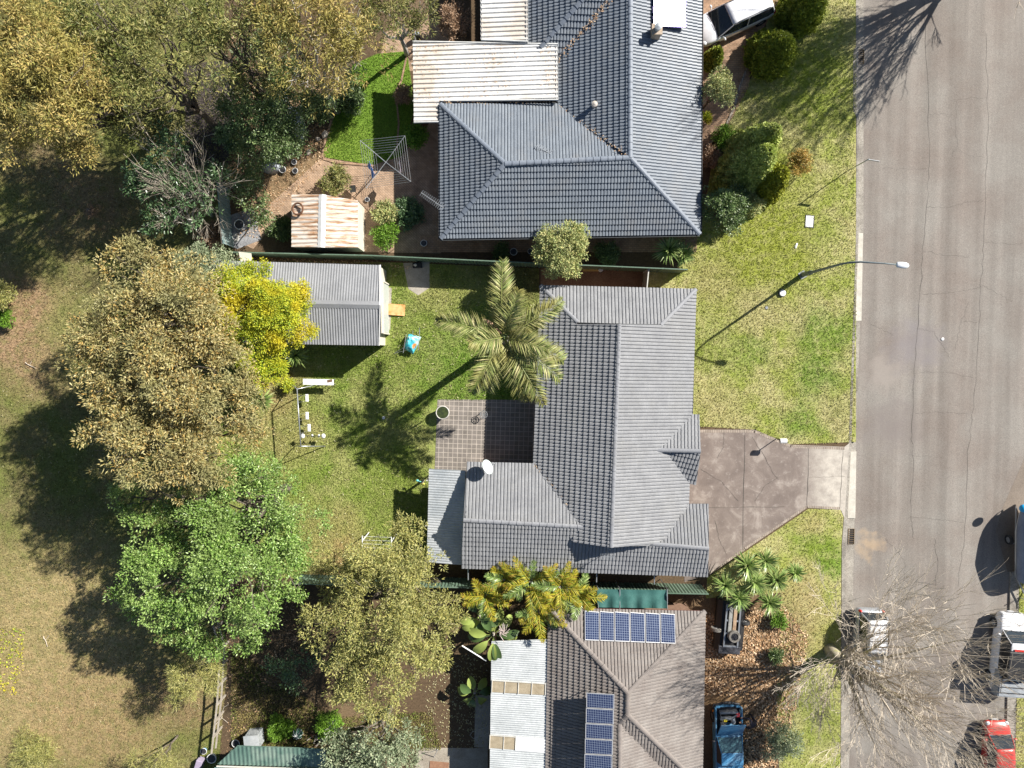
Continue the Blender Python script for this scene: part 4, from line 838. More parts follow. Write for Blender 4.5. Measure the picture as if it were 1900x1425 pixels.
names = ['under the palm fronds, first', 'second from the palm', 'third from the palm', 'fourth from the palm', 'fifth from the palm', 'sixth from the palm', 'last before the hip, rightmost']
for i in range(1, 7):
    x0, x1 = xs[i]+.8, xs[i+1]-.8; f = (x0-1084)/168; q = [onplane(G(x0, 1188+6*f-1, 3.3), *Np), onplane(G(x1, 1188+6*f, 3.3), *Np), onplane(G(x1, 1136+f*5, 2.7), *Np), onplane(G(x0, 1134+f*5, 2.7), *Np)]
    panel('solar panel in the upright row along the north edge of the brown roof, '+names[i], q, .12, 'solar panels along the north edge of the brown roof')
nm = ['topmost', 'second from top', 'middle', 'fourth from top', 'lowest']
for i in range(5):
    y0, y1 = 1285+28.4*i, 1312+28.4*i; x0 = 1088-i*.9; x1 = 1140-i*.9
    q = [G(x0, y1, 4.35), G(x0+.3, y0, 4.35), G(x1, y0+3, 4.62), G(x1-.3, y1+3, 4.62)]; panel('solar panel in the raised column on the west slope of the brown roof, %s of five' % nm[i], q, .0, 'solar panels in a raised column on the west slope')
m = MB()
for i in range(6):
    for x in (1090, 1138):
        p = G(x, 1290+26*i, 4.3); m.tube([onplane(p, *Wp3)-G(1115, 1355, 4.2), p-G(1115, 1355, 4.2)], .025, 5)
o = m.build('panel_support', M_steel); o.location = G(1115, 1355, 4.2)-H3.location; o.parent = H3

# ---------------------------------------------------------------- sheds and fences
def gable_shed(name, label, cor, e, r, rl, mat, wallm, per, shape, door=None, capm=None, ns=True):
    """cor: NW,NE,SE,SW eave corners in px; ridge between rl (2 px points)"""
    c = G(sum(p[0] for p in cor)/4, sum(p[1] for p in cor)/4); t = thing(name, label, 'shed', c); E = [G(*p, e) for p in cor]; Rg = [G(*p, r) for p in rl]
    if ns: pls = [[E[1], E[0], Rg[0], Rg[1]], [E[3], E[2], Rg[1], Rg[0]]]
    else: pls = [[E[0], E[3], Rg[1], Rg[0]], [E[2], E[1], Rg[0], Rg[1]]]
    rf = roof('roof', [loc(t, q) for q in pls], mat, t, per, .028, 0, 0, 6, shape)
    a, b = loc(t, Rg); d = (Vector(b)-Vector(a)); s = Vector((-d.y, d.x, 0)).normalized()*.22; m = MB(); m.loft([[Vector(p)+s+Vector((0, 0, -.02)), Vector(p)+Vector((0, 0, .07)), Vector(p)-s+Vector((0, 0, -.02)), Vector(p)+Vector((0, 0, .0))] for p in (a, b)]); m.build('ridge_cap', capm or mat, rf)
    W = [p.lerp(c+Vector((0, 0, e)), .015)-c for p in E]; m = MB(); n4 = 4; ra, rb = [Vector(q)-Vector((0, 0, .05)) for q in (a, b)]
    vs = [(p.x, p.y, -.03) for p in W]+[(p.x, p.y, e-.04) for p in W]+[ra, rb]
    fs = [(i, (i+1) % 4, (i+1) % 4+4, i+4) for i in range(4)]+([(4, 7, 8), (5, 6, 9)] if ns else [(4, 5, 8), (6, 7, 9)]); m.add(vs, fs); m.build('wall', wallm, t)
    return t, E, rf
t, E, rf = gable_shed('garden_shed', 'large grey corrugated gable shed with cream end wall beside the yellow wattle', [(395, 483), (705, 492), (703, 641), (395, 636)], 2.45, 2.95, [(395, 560), (704, 566)], M_shed, M_cream, .155, 'rib')
gx = E[1].x+.03-t.location.x; ya, yb = G(716, 530, 0).y-t.location.y, G(716, 618, 0).y-t.location.y
m = MB(); m.box((gx, (ya+yb)/2, 1.07), (.05, abs(ya-yb), 2.14)); m.build('roller_door', M_door, t); m = MB(); m.box((gx+.05, (ya+yb)/2, 2.2), (.14, abs(ya-yb)+.15, .10)); m.box((gx+.02, ya+.06, 1.1), (.10, .08, 2.2)); m.box((gx+.02, yb-.06, 1.1), (.10, .08, 2.2)); m.build('door_frame', M_cream, t)
m = MB(); a, b, c_ = [Vector(v) for v in loc(t, (E[1], G(705, 566, 2.97), E[2]))]; m.tube([a, b, c_], .06, 5); m.build('barge_trim', plain('barge_grey', (.45, .45, .45), .4), rf); gutter([tuple(loc(t, (E[0], E[1]))), tuple(loc(t, (E[2], E[3])))], M_gutl, rf, .08)
t, E, rf = gable_shed('rusty_shed', 'small shed with rust streaked iron roof and white ridge against the fence', [(541, 361), (664, 372), (664, 459), (541, 458)], 1.95, 2.3, [(598, 361), (596, 459)], M_rust, M_cream, .24, 'rib', capm=M_white, ns=False)
q = G(553, 388, 2.15); o = MB().torus((0, 0, 0), .33, .055, 24, 8).build('tyre', noisy('brown_tyre', (.12, .06, .035), (.2, .10, .06), 5, .9), None, True); o.location = q+Vector((0, 0, .06)); o.rotation_euler = (0, R(-14), 0); tag(o, 'brown ring like an old tyre lying on the rusty shed roof', 'tyre')
# cream lean-to panel at the fence corner
o = MB(); o.prism([Vector((*G(443, 467, 2.0).xy, 2.0)), Vector((*G(466, 470, 2.0).xy, 2.0)), Vector((*G(467, 487, 2.0).xy, 1.95)), Vector((*G(450, 505, 2.0).xy, 1.9))], -.03, .03)
for q in ((446, 470), (462, 488)):
    p = G(*q, 1.9); o.tube([(p.x, p.y, 0), (p.x, p.y, 1.95)], .03, 5)
tag(o.build('awning_sheet', M_cream), 'cream roof sheet on posts in the corner between fence and grey shed', 'awning')
t = thing('green_garden_shed', 'dark green corrugated shed roof strewn with litter at the bottom edge', 'shed', G(480, 1440))
q = [G(604, 1424, 2.2), G(403, 1418, 2.2), G(440, 1384, 2.5), G(604, 1390, 2.5)]; roof('roof', [loc(t, q)], M_gshed, t, .25, .03, 0, 0, 6, 'rib'); q2 = [G(398, 1424, 2.2), G(600, 1428, 2.2), G(604, 1500, 2.6), G(392, 1500, 2.6)]
roof('corrugated_roof', [loc(t, q2)], noisy('blue_green_sheet', (.12, .24, .24), (.2, .34, .34), 2, .5), t, .13, .025, 0, 0, 5, 'sine'); MB().tube(loc(t, [G(402, 1422, 2.28), G(602, 1428, 2.28)]), .05, 6).build('ridge_cap', M_offw, t)
walls([Vector(p)-t.location for p in [G(430, 1390), G(602, 1394), G(602, 1480), G(410, 1480)]], 2.15, M_gshed, t)
def fence(name, label, pts, h, mat, rib=True, post=2.4, postm=None):
    P = [G(*p) for p in pts]; t = thing(name, label, 'fence', P[0]); m = MB(); ps = MB()
    for a, b in zip(P[:-1], P[1:]):
        d = b-a; L = d.length; d.normalize(); s = Vector((-d.y, d.x, 0)); n = int(L/.1); pts_ = []
        for i in range(n+1):
            off = .022 if (i % 2) else -.022
            pts_.append(a+d*(L*i/n)+s*(off if rib else 0)-P[0])
        vs = [(p.x, p.y, 0) for p in pts_]+[(p.x, p.y, h) for p in pts_]; k = len(pts_); m.add(vs, [(i, i+1, k+i+1, k+i) for i in range(k-1)])
        c = (a+b)/2-P[0]; ps.box((c.x, c.y, h), (L, .06, .05), math.atan2(d.y, d.x))
        for i in range(int(L/post)+1):
            p = a+d*min(L, i*post)-P[0]; ps.box((p.x, p.y, h/2), (.07, .08, h+.04), math.atan2(d.y, d.x))
    o = m.build('sheet' if rib else 'palings', mat, t); so_ = o.modifiers.new('s', 'SOLIDIFY'); so_.thickness = .015; ps.build('rails_and_posts', postm or mat, t); return t
def rail_fence(label, pts, h):
    P = [G(*p) for p in pts]; t = thing('timber_fence', label, 'fence', P[0])
    for a, b in zip(P[:-1], P[1:]):
        c = (a+b)/2-P[0]; d = b-a
        for z in (h, h*.5): MB().box((c.x, c.y, z), (d.length, .09, .07), math.atan2(d.y, d.x)).build('rail', M_wood, t)
        for i in range(3): p = a.lerp(b, i/3)-P[0]; MB().box((p.x, p.y, h/2), (.10, .10, h+.1)).build('post', M_wood, t)
fence('metal_fence', 'long green corrugated metal fence between the grey shed lot and the north house', [(452, 476), (700, 482), (1000, 496), (1262, 507)], 1.8, M_gfence)
fence('metal_fence', 'green corrugated fence strip between the long grey roof and the brown tiled roof', [(560, 1066), (840, 1072), (1090, 1080), (1300, 1084)], 1.75, M_gfence)
rail_fence('pale timber rail fence running down from the green tree beside the dark lower garden', [(392, 1080), (424, 1190), (418, 1290), (408, 1378)], 1.2)
fence('metal_fence', 'weathered blue green fence under the dark trees beside the park, upper left', [(424, 352), (428, 400), (434, 460)], 1.6, noisy('blue_green_fence', (.16, .25, .25), (.28, .34, .32), 3, .6), True)
fence('timber_gate', 'short timber gate fence across the side path under the green fence', [(1194, 506), (1190, 548)], 1.6, M_wood, False, postm=M_offw)
t = thing('shade_screen', 'dark green shade cloth screen stretched on posts above the solar panels', 'screen', G(1175, 1118)); m = MB(); n = 24
P = [[G(1108+130*i/n, 1096-3+34*j/4+2*i/n, 1.9+.10*math.sin(i*1.3)*(j/4)+.08*math.sin(i*.7+j)) for i in range(n+1)] for j in range(5)]
m.add([p-t.location for r_ in P for p in r_], [(j*(n+1)+i, j*(n+1)+i+1, (j+1)*(n+1)+i+1, (j+1)*(n+1)+i) for j in range(4) for i in range(n)]); m.build('cloth', noisy('green_shade_cloth', (.035, .11, .10), (.06, .16, .145), 1.5, .5), t, True)
for x in (1110, 1150, 1238):
    a = G(x, 1094, 1.9); b = G(x, 1130, 1.9); MB().tube([(a.x-t.location.x, a.y-t.location.y, 0), Vector(a)-t.location, Vector(b)-t.location], .03, 5).build('post', M_steel, t)
# ---------------------------------------------------------------- street furniture
bp = G(1489, 510); t = thing('street_lamp', 'tall grey street lamp on the verge with a curved arm reaching over the road', 'street lamp', bp)
hd = G(1673, 492, 6.4)-bp; bend = G(1571, 490, 5.4)-bp; m = MB()
dxy = Vector((hd.x, hd.y, 0)).normalized()
m.tube([(0, 0, 0), (0, 0, 1.2), (0, 0, 1.35), (0, 0, 3.5), (0, 0, 4.9), (dxy.x*.12, dxy.y*.12, 5.6), (dxy.x*.45, dxy.y*.45, 6.1), (hd.x*.62, hd.y*.62, 6.38), (hd.x, hd.y, 6.45)], [.15, .14, .085, .075, .065, .06, .05, .04, .035], 12); m.build('pole', noisy('pole_grey', (.15, .18, .19), (.2, .23, .24), 2, .5), t, True)
m = MB(); m.box((0, 0, .02), (.42, .42, .04), .5); m.build('base_plate', M_steel, t)
m = MB(); rg = []
a0 = math.atan2(hd.y, hd.x)
for f, w, hh in ((-.30, .09, .05), (-.24, .15, .09), (.0, .17, .11), (.22, .16, .10), (.32, .11, .07), (.36, .04, .04)):
    rg.append([Vector((hd.x, hd.y, 6.42))+Vector((math.cos(a0)*f-math.sin(a0)*w*math.cos(q), math.sin(a0)*f+math.cos(a0)*w*math.cos(q), hh*math.sin(q))) for q in [2*PI*j/12 for j in range(12)]])
m.loft(rg); m.build('lamp_head', M_lense, t, True)
bp = G(1571, 318); t = thing('street_sign', 'slim sign pole on the verge carrying a single silver blade near the kerb', 'street sign', bp); MB().tube([(0, 0, 0), (0, 0, 2.6)], .03, 8).build('pole', M_steel, t, True)
tp = G(1606, 297, 2.5)-bp; tp2 = G(1625, 300, 2.5)-bp; d = tp2-tp; MB().box((d.x/2, d.y/2, 2.48), (d.length+.1, .025, .16), math.atan2(d.y, d.x)).build('blade', M_steel, t, bevel=.004)
bp = G(1440, 814); t = thing('letterbox', 'white box letterbox on a thin black post at the driveway edge', 'letterbox', bp); MB().tube([(0, 0, 0), (0, 0, 1.0)], .03, 8).build('post', M_black, t, True)
m = MB(); rg = []
for x in (-.20, .20): rg.append([Vector((x, .15*math.cos(q), 1.12+(.13 if math.sin(q) > 0 else .10)*math.sin(q))) for q in [2*PI*j/14 for j in range(14)]])
m.loft(rg); b_ = m.build('box', M_white, t); MB().box((-.203, 0, 1.13), (.012, .22, .16)).build('mail_slot', M_black, b_)
o = MB(); o.prism([Vector((*G(1495, 400).xy, 0)), Vector((*G(1510, 400).xy, 0)), Vector((*G(1508, 421).xy, 0)), Vector((*G(1494, 421).xy, 0))], .0, .05); c = G(1502, 411); t = thing('pit_cover', 'white rectangular pit cover with dark rim in the lawn below the slim sign pole', 'pit cover', c)
m = MB(); m.box((0, 0, .01), (.56, .78, .04), -.06); m.build('rim', M_black, t); m = MB(); m.box((-.02, 0, .03), (.46, .68, .04), -.06); m.box((0, 0, .052), (.05, .10, .008), -.06); m.build('lid', M_white, t, bevel=.006)
def disc(name, label, cat, px, py, r, mat, h=.05, rim=None):
    t = thing(name, label, cat, G(px, py)); MB().lathe((0, 0, 0), [(r, 0), (r, h*.7), (r*.92, h)], 20).build('lid', mat, t)
    m = MB(); m.torus((0, 0, .012), r*1.08, r*.16, 20, 6); m.build('rim', rim or M_dark, t); return t
disc('pit_cover', 'round white pit cover beside the street lamp shadow', 'pit cover', 1451, 544, .20, M_white, .16)
disc('valve_cover', 'small grey ringed valve cover in the front lawn left of the lamp', 'valve cover', 1422, 571, .09, M_steel)
o = MB(); o.ell((0, 0, .03), (.07, .18, .03), jit=.2); o = o.build('paper_scrap', M_white); o.location = G(1477, 456); o.rotation_euler = (0, 0, -.3); tag(o, 'crumpled white paper scrap on the grass above the street lamp base', 'litter')
o = MB(); o.lathe((0, 0, 0), [(.09, 0), (.09, .03), (.05, .04)], 14); o = o.build('paper_cup_lid', M_white); o.location = G(1751, 629)+Vector((0, 0, -.118)); tag(o, 'small round white thing lying alone on the asphalt', 'litter')

# ---------------------------------------------------------------- garden objects of the middle lot
t = thing('plant_pot', 'large empty pale rimmed black plant pot on the patio corner', 'plant pot', G(823, 764)); m = MB(); m.lathe((0, 0, 0), [(.26, 0), (.40, .62)], 24); m.build('bowl', M_offw, t, True); MB().torus((0, 0, .62), .39, .035, 28, 8).build('rim', M_offw, t, True)
MB().lathe((0, 0, .60), [(.37, .0), (.37, .03)], 24).build('soil', noisy('dark_soil', (.02, .03, .012), (.05, .07, .02), 5), t)
t = thing('garden_stool', 'round silver wire pot stand at the patio edge right of the big pot', 'pot stand', G(898, 768)); m = MB(); m.torus((0, 0, .5), .22, .02, 24, 6); m.torus((0, 0, .5), .12, .015, 20, 6)
for i in range(8): m.tube([(.22*math.cos(i*.785), .22*math.sin(i*.785), .5), (.0, 0, .47)], .01, 4)
m.build('top', M_steel, t)
for i in range(4): MB().tube([(.2*math.cos(i*1.57), .2*math.sin(i*1.57), .5), (.24*math.cos(i*1.57), .24*math.sin(i*1.57), 0)], .015, 5).build('leg', M_steel, t)
t = thing('plywood_board', 'orange plywood board leaning low at the concrete strip by the shed door', 'board', G(736, 575)); m = MB(); m.box((0, 0, .14), (1.05, .68, .03), -.07, 0, 0, R(3)); m.build('sheet', M_ply, t); m = MB(); m.box((-.4, 0, .07), (.06, .6, .13), -.07); m.box((.4, 0, .05), (.06, .6, .10), -.07); m.build('batten', M_wood, t)
# towel over a folding airer
c = G(763, 637); t = thing('folding_chair', 'thin metal folding chair under the turquoise towel on the lawn', 'chair', c)
def PT(x, y, h): return G(x, y, h)-c
for a, b_, k in (((754, 620, .45), (748, 655, .45), 'frame'), ((779, 612, .5), (776, 650, .5), 'frame')):
    MB().tube([PT(a[0], a[1], a[2]), PT(b_[0], b_[1], b_[2])], .018, 6).build('rail', M_steel, t)
for a, b_ in (((731, 656, .05), (772, 645, .55)), ((733, 654, .05), (766, 636, .6)), ((778, 608, .62), (778, 630, .4)), ((766, 613, .5), (766, 630, .4))): MB().tube([PT(*a), PT(*b_)], .016, 6).build('leg', M_steel, t)
def cloth(name, label, cat, px, z, mat, nx=10, wave=.05, th=.012, drop=.0):
    """px four corners, cloth with folds"""
    c = G(*px[0], z) ; A, B, C_, D = [G(*p, z) for p in px]; m = MB(); vs = []
    for j in range(nx+1):
        for i in range(nx+1):
            u, v = i/nx, j/nx; p = A.lerp(B, u).lerp(D.lerp(C_, u), v); e_ = min(u, 1-u, v, 1-v)
            vs.append(p-c+Vector((random.uniform(-.02, .02), random.uniform(-.02, .02), wave*math.sin(u*9+v*5)+wave*.5*math.sin(v*17-u*6)-drop*max(0, .2-e_)*5)))
    m.add(vs, [(j*(nx+1)+i, j*(nx+1)+i+1, (j+1)*(nx+1)+i+1, (j+1)*(nx+1)+i) for j in range(nx) for i in range(nx)]); o = m.build(name, mat, None, True); o.location = c
    s = o.modifiers.new('s', 'SOLIDIFY'); s.thickness = th; return tag(o, label, cat)
tm = NT('beach_towel'); cc = tm.ramp(tm.noise(2.2, 4, .6, dist=1), [(.35, (.03, .38, .52)), (.5, (.10, .55, .64)), (.6, (.55, .78, .80))]); pO = G(771, 643, .55); dn = tm.n('ShaderNodeVectorMath', operation='DISTANCE'); tm.l(tm.pos(), dn.inputs[0]); dn.inputs[1].default_value = pO
cc = tm.mix(tm.maprange(dn.outputs['Value'], .16, .24, 1, 0), cc, (.75, .25, .05)); M_towel = tm.fin(cc, .85)
cloth('beach_towel', 'turquoise beach towel with orange patch draped over the folding chair', 'towel', [(756, 619), (780, 625), (765, 658), (749, 646)], .58, M_towel, 12, .05, .01, .35)
disc('sprinkler_ring', 'small round white sprinkler cover in the palm shadow on the lawn', 'sprinkler', 712, 775, .10, M_white)
o = MB(); o.ell((0, 0, .05), (.05, .05, .05)); o = o.build('tennis_ball', plain('yellow_ball', (.5, .6, .06), .8), None, True); o.location = G(702, 779); tag(o, 'tiny yellow ball just left of the white sprinkler cover', 'ball')
# swing set: top bar, A frames, hanging seats
c = G(555, 790); t = thing('swing_set', 'grey metal frame swing set with white seats on the lawn beneath the wattle', 'swing set', c)
hz = 1.9; A = G(551, 722, hz)-c; B = G(558, 828, hz)-c; MB().tube([A, B], .035, 8).build('top_bar', M_steel, t, True)
for P_, s_ in ((A, 1), (B, -1)):
    for dx in (-.95, .95): MB().tube([P_, (P_.x+dx, P_.y+.25*s_, 0)], .03, 6).build('leg', M_steel, t, True)
for y, dx in ((.18, .45), (.50, .25), (.72, .5)):
    p = A.lerp(B, y)
    for k in (-.18, .18): MB().tube([(p.x+0, p.y+k, hz), (p.x+dx*.3, p.y+k, .55)], .009, 4).build('chain', M_steel, t)
    MB().box((p.x+dx*.3, p.y, .53), (.19, .46, .05), .03).build('seat', M_white, t, bevel=.02)
p = A.lerp(B, .86)
for dx in (-.2, .35, 0.75, 1.05):
    m = MB(); m.ell((p.x+dx, p.y, .75), (.13, .15, .07)) if dx in (-.2, 1.05) else m.ell((p.x+dx, p.y, .65), (.07, .1, .05)); m.build('seat_pad', M_white, t, True)
MB().tube([(p.x-.25, p.y, .72), (p.x+1.05, p.y, .72)], .025, 6).build('glider_bar', M_dark, t)
c = G(597, 708); t = thing('garden_bench', 'long narrow white bench top on a metal stand behind the swing set', 'bench', c); m = MB(); m.box((0, 0, .75), (1.85, .36, .05), -.02); m.build('top', M_white, t, bevel=.01)
m = MB(); m.box((.70, .07, .785), (.3, .15, .01), .2); m.build('rust_patch', noisy('rust_brown', (.12, .07, .04), (.2, .12, .07), 9), t)
for x in (-.85, .85):
    MB().tube([(x, -.15, 0), (x, -.12, .75)], .025, 6).build('leg', M_steel, t); MB().tube([(x, .15, 0), (x, .12, .75)], .025, 6).build('leg', M_steel, t)
c = G(787, 890); t = thing('water_tap', 'garden tap on a timber post with turquoise and yellow hose fittings beside the awning', 'tap', c); MB().box((0, 0, .45), (.1, .1, .9)).build('post', M_wood, t); m = MB(); m.tube([(0, 0, .85), (-.15, .05, .9), (-.28, .08, .8)], .03, 6); m.ell((-.3, .1, .85), (.09, .07, .06)); m.build('hose_fitting', plain('turquoise_plastic', (.15, .5, .5), .4), t, True); m = MB(); m.ell((.05, -.12, .8), (.10, .08, .06)); m.build('hose_reel', plain('yellow_plastic', (.6, .55, .1), .4), t, True)
c = G(671, 1003); t = thing('clothes_line', 'white T post clothes line half hidden by the olive tree crown', 'clothes line', c); P1 = G(672, 994, 1.9)-c; P2_ = G(726, 996, 1.9)-c
MB().tube([(P1.x, P1.y-.3, 0), (P1.x, P1.y-.3, 1.9)], .035, 8).build('post', M_white, t); MB().tube([(P2_.x, P2_.y-.3, 0), (P2_.x, P2_.y-.3, 1.9)], .035, 8).build('post', M_white, t)
for q in (P1, P2_): MB().tube([q, q+Vector((0, -.75, 0))], .03, 6).build('crossbar', M_white, t)
for k in range(4): MB().tube([P1+Vector((0, -.03-.22*k, .03)), P2_+Vector((0, -.03-.22*k, .03))], .008, 4).build('line', M_white, t)
# compost bin, gas meter etc along the fence
c = G(775, 493); t = thing('storage_box', 'black lidded box on the shaded slab against the green fence', 'box', c); MB().box((0, 0, .16), (.55, .32, .32), .05).build('body', M_black, t, bevel=.03); MB().ell((-.1, 0, .34), (.10, .08, .05), jit=.2).build('pebble', M_offw, t)
disc('pipe_cover', 'white round vent cap on the brown path near the yellow plank', 'vent cap', 1114, 501, .14, M_white, .3)
o = MB(); o.box((0, 0, .05), (1.0, .16, .06)); o = o.build('plank', noisy('yellow_wood', (.55, .36, .10), (.65, .45, .16), 3)); o.location = G(1096, 501); tag(o, 'yellow timber plank lying on the brown side path under the round tree', 'plank')
def bowl(label, px, py, r, mat, name='bowl', cat='bowl'):
    t = thing(name, label, cat, G(px, py)); m = MB(); m.lathe((0, 0, 0), [(r*.7, 0), (r, r*.9)], 20); m.build('body', mat, t, True); m = MB(); m.torus((0, 0, r*.9), r*.95, r*.09, 22, 6); m.build('rim', M_white, t, True)
    MB().lathe((0, 0, r*.88), [(r*.85, 0), (r*.85, .02)], 16).build('filling', M_dark, t)
bowl('round white bowl standing alone at the paving corner left of the north house', 787, 452, .20, M_white); bowl('small white pot behind the fence left of the round tree, the nearer to the tree', 984, 467, .17, M_white, 'pot', 'pot'); bowl('lumpy white pot behind the fence, the farther from the round tree', 953, 468, .22, M_offw, 'pot', 'pot')

# ---------------------------------------------------------------- north garden objects
c = G(712, 306); t = thing('clothes_hoist', 'square rotary clothes hoist of thin silver lines over paving and lawn', 'clothes hoist', c); hz = 2.0
ctr = G(716, 301, hz)-c; MB().tube([(0, 0, 0), (ctr.x, ctr.y, hz)], .03, 8).build('mast', M_steel, t)
cor = [G(752, 253, hz)-c, G(763, 338, hz)-c, G(680, 350, hz)-c, G(669, 262, hz)-c]
for q in cor: MB().tube([ctr, q+Vector((0, 0, .12))], .02, 6).build('arm', M_steel, t)
for k in range(7):
    f = .4+.6*k/6; pp = [ctr.lerp(q+Vector((0, 0, .12)), f) for q in cor]; MB().tube(pp+[pp[0]], .011 if k < 6 else .014, 4).build('line', M_steel, t)
def hung(label, name, px, w, h, mat, az):
    p = G(*px, 2.0); o = MB(); n = 8; vs = []
    for j in range(n+1):
        for i in range(n+1): vs.append((w*(i/n-.5), .05*math.sin(i*1.1+j*.5)*(j/n)+.12*(j/n), -h*j/n))
    o.add(vs, [(j*(n+1)+i, j*(n+1)+i+1, (j+1)*(n+1)+i+1, (j+1)*(n+1)+i) for j in range(n) for i in range(n)]); o = o.build(name, mat, None, True); o.location = p; o.rotation_euler = (R(-28), 0, az); s = o.modifiers.new('s', 'SOLIDIFY'); s.thickness = .012; return tag(o, label, 'laundry')
hung('blue cloth pegged to the rotary clothes hoist', 'hanging_cloth', (690, 311), .85, .7, M_cloth, R(-68)); hung('pale pink cloth pegged on the right side of the clothes hoist', 'hanging_cloth', (743, 308), .75, .5, M_pink, R(-85))
c = G(658, 354); t = thing('garden_stool', 'small square grey topped garden stool on the paving under the hoist', 'stool', c); MB().box((0, 0, .5), (.36, .42, .05), .1).build('seat', noisy('stool_grey', (.22, .21, .19), (.3, .29, .26), 4), t, bevel=.03)
for x, y in ((-.14, -.17), (.14, -.17), (-.14, .17), (.14, .17)): MB().tube([(x, y, 0), (x, y, .48)], .02, 5).build('leg', M_black, t)
bowl('tiny round bird bath with white ring beside the rusty shed corner', 682, 371, .14, M_steel, 'bird_bath', 'bird bath')
o = cloth('tarp', 'rumpled grey tarp spilling out beneath the dark round tree', 'tarp', [(530, 195), (562, 190), (560, 262), (536, 250)], .7, M_tarp, 14, .12, .02, .4)
t = thing('steel_awning', 'small ribbed pale sheet standing above the grey tarp by the dark tree', 'sheet', G(537, 193)); MB().box((0, 0, 1.1), (.5, .55, .04), .1, 0, R(15)).build('sheet', M_smetal, t); MB().tube([(0, 0, 0), (0, 0, 1.05)], .03, 5).build('leg', M_steel, t)
t = thing('covered_table', 'small pointed grey cover like a tiny tent left of the garden path', 'covered table', G(505, 312)); m = MB(); m.loft([[Vector((.62*math.cos(a+.3), .40*math.sin(a+.3), 0)) for a in [2*PI*j/14 for j in range(14)]], [Vector((.45*math.cos(a+.3), .28*math.sin(a+.3), .55+.05*math.sin(a*3))) for a in [2*PI*j/14 for j in range(14)]], [Vector((.08*math.cos(a)+.1, .08*math.sin(a), .85)) for a in [2*PI*j/14 for j in range(14)]]]); m.build('cover', M_tarp, t, True)
bowl('dark round pot on the right of the small tent shaped cover', 547, 302, .16, M_dark, 'pot', 'pot'); bowl('green rimmed round pot touching the small tent shaped cover', 526, 316, .20, plain('green_glaze', (.05, .12, .09), .3), 'pot', 'pot'); bowl('dark green basin beside the path below the dark round pot', 549, 318, .17, plain('basin_green', (.07, .1, .06), .5), 'pot', 'pot')
bowl('wide black tub on the grey gravel at the end of the garden path', 447, 418, .30, M_black, 'tub', 'tub')
tag(sheet('gravel', [(425, 400), (470, 385), (485, 445), (440, 462), (428, 455)], .012, noisy('grey_gravel', (.2, .2, .21), (.32, .32, .33), 3, .9, 30, .4)), kind='structure')
m = MB(); 
for i in range(4): m.torus((0, 0, .03+.03*i), .24-.035*i, .016, 22, 5)
o = m.build('hose_coil', M_offw, None, True); o.location = G(437, 441); tag(o, 'coiled pale hose on the grey gravel near the fence corner', 'hose')
for i, (x, y, s_) in enumerate(((556, 262, .22), (603, 250, .25), (566, 245, .18), (590, 258, .16), (573, 283, .2), (556, 287, .17))):
    o = MB(); o.ell((0, 0, s_*.3), (s_, s_*.75, s_*.55), 10, 6, jit=.15); o = o.build('rock', noisy('garden_rock', (.26, .22, .18), (.4, .36, .31), 3, .9) if i == 0 else bpy.data.materials['garden_rock'], None, False); o.location = G(x, y); o.rotation_euler = (0, 0, i*1.1)
    tag(o, ['rock nearest the grey tarp edge', 'largest brown rock on the curved border of the mown lawn', 'small rock above the others by the tarp', 'middle rock just left of the biggest border rock', 'pale flat rock lower in the garden bed', 'lowest pale rock left of the curved lawn'][i], 'rock', 'rocks edging the north garden bed')
m = MB(); pts = [(598, 294), (600, 275), (606, 255), (616, 222), (622, 210)]; strip(m, pts, .12, .03, .05); strip(m, [(598, 294), (625, 302), (690, 307)], .12, .03, .05); strip(m, [(757, 95), (745, 150), (735, 170), (740, 230), (736, 280)], .10, .03, .05); tag(m.build('lawn_edging', M_pave), kind='structure')
m = MB(); strip(m, [(1308, 272), (1340, 248), (1362, 200), (1368, 172), (1392, 110), (1415, 95)], .13, .03, .06); tag(m.build('path_edging', M_edge), kind='structure')
t = thing('concrete_pier', 'grey round garden bollard light at the upper brick path', 'bollard', G(776, 70)); MB().lathe((0, 0, 0), [(.16, 0), (.16, .5), (.13, .55)], 16).build('post', M_dark, t, True); MB().lathe((0, 0, .55), [(.12, 0), (.12, .08)], 16).build('cap', M_tarp, t)

# bottom left junk
bowl('bright blue plastic tub left of the green shed', 380, 1391, .20, plain('blue_plastic', (.04, .28, .65), .4), 'tub', 'tub'); bowl('white washing machine like drum with dark mouth left of the green shed', 396, 1403, .30, M_white, 'drum', 'drum')
o = MB(); o.box((0, 0, .25), (.4, .6, .5), -.3); o = o.build('crate', plain('lilac_plastic', (.35, .3, .4), .6), None, bevel=.03); o.location = G(374, 1412); tag(o, 'faded lilac crate below the blue tub at the bottom edge', 'crate')
bowl('terracotta ringed pot on the upper left of the green shed', 440, 1376, .25, M_terra, 'pot', 'pot')
t = thing('grey_cabinet', 'grey weathered box cabinet standing above the green shed roof', 'cabinet', G(478, 1362)); MB().box((0, 0, .5), (.85, .85, 1.0), .08).build('body', noisy('weathered_grey', (.25, .27, .28), (.4, .42, .42), 3, .8, 12, .4), t, bevel=.02); MB().box((0, 0, 1.02), (.92, .92, .04), .08).build('lid', M_smetal, t)
t = thing('striped_ball', 'green and white striped round ball in the weeds above the green shed', 'ball', G(555, 1357)); MB().ell((0, 0, .3), (.32, .32, .3)).build('body', plain('ball_green', (.06, .16, .12), .4), t, True); m = MB()
for i in range(4): m.torus((0, 0, .3), .325, .018, 28, 5, 0, Matrix.Rotation(i*.785, 3, 'Z') @ Matrix.Rotation(R(90), 3, 'X'))
m.build('stripe', M_white, t)
t = thing('log_pile', 'untidy heap of split brown firewood above the green shed', 'firewood', G(598, 1366))
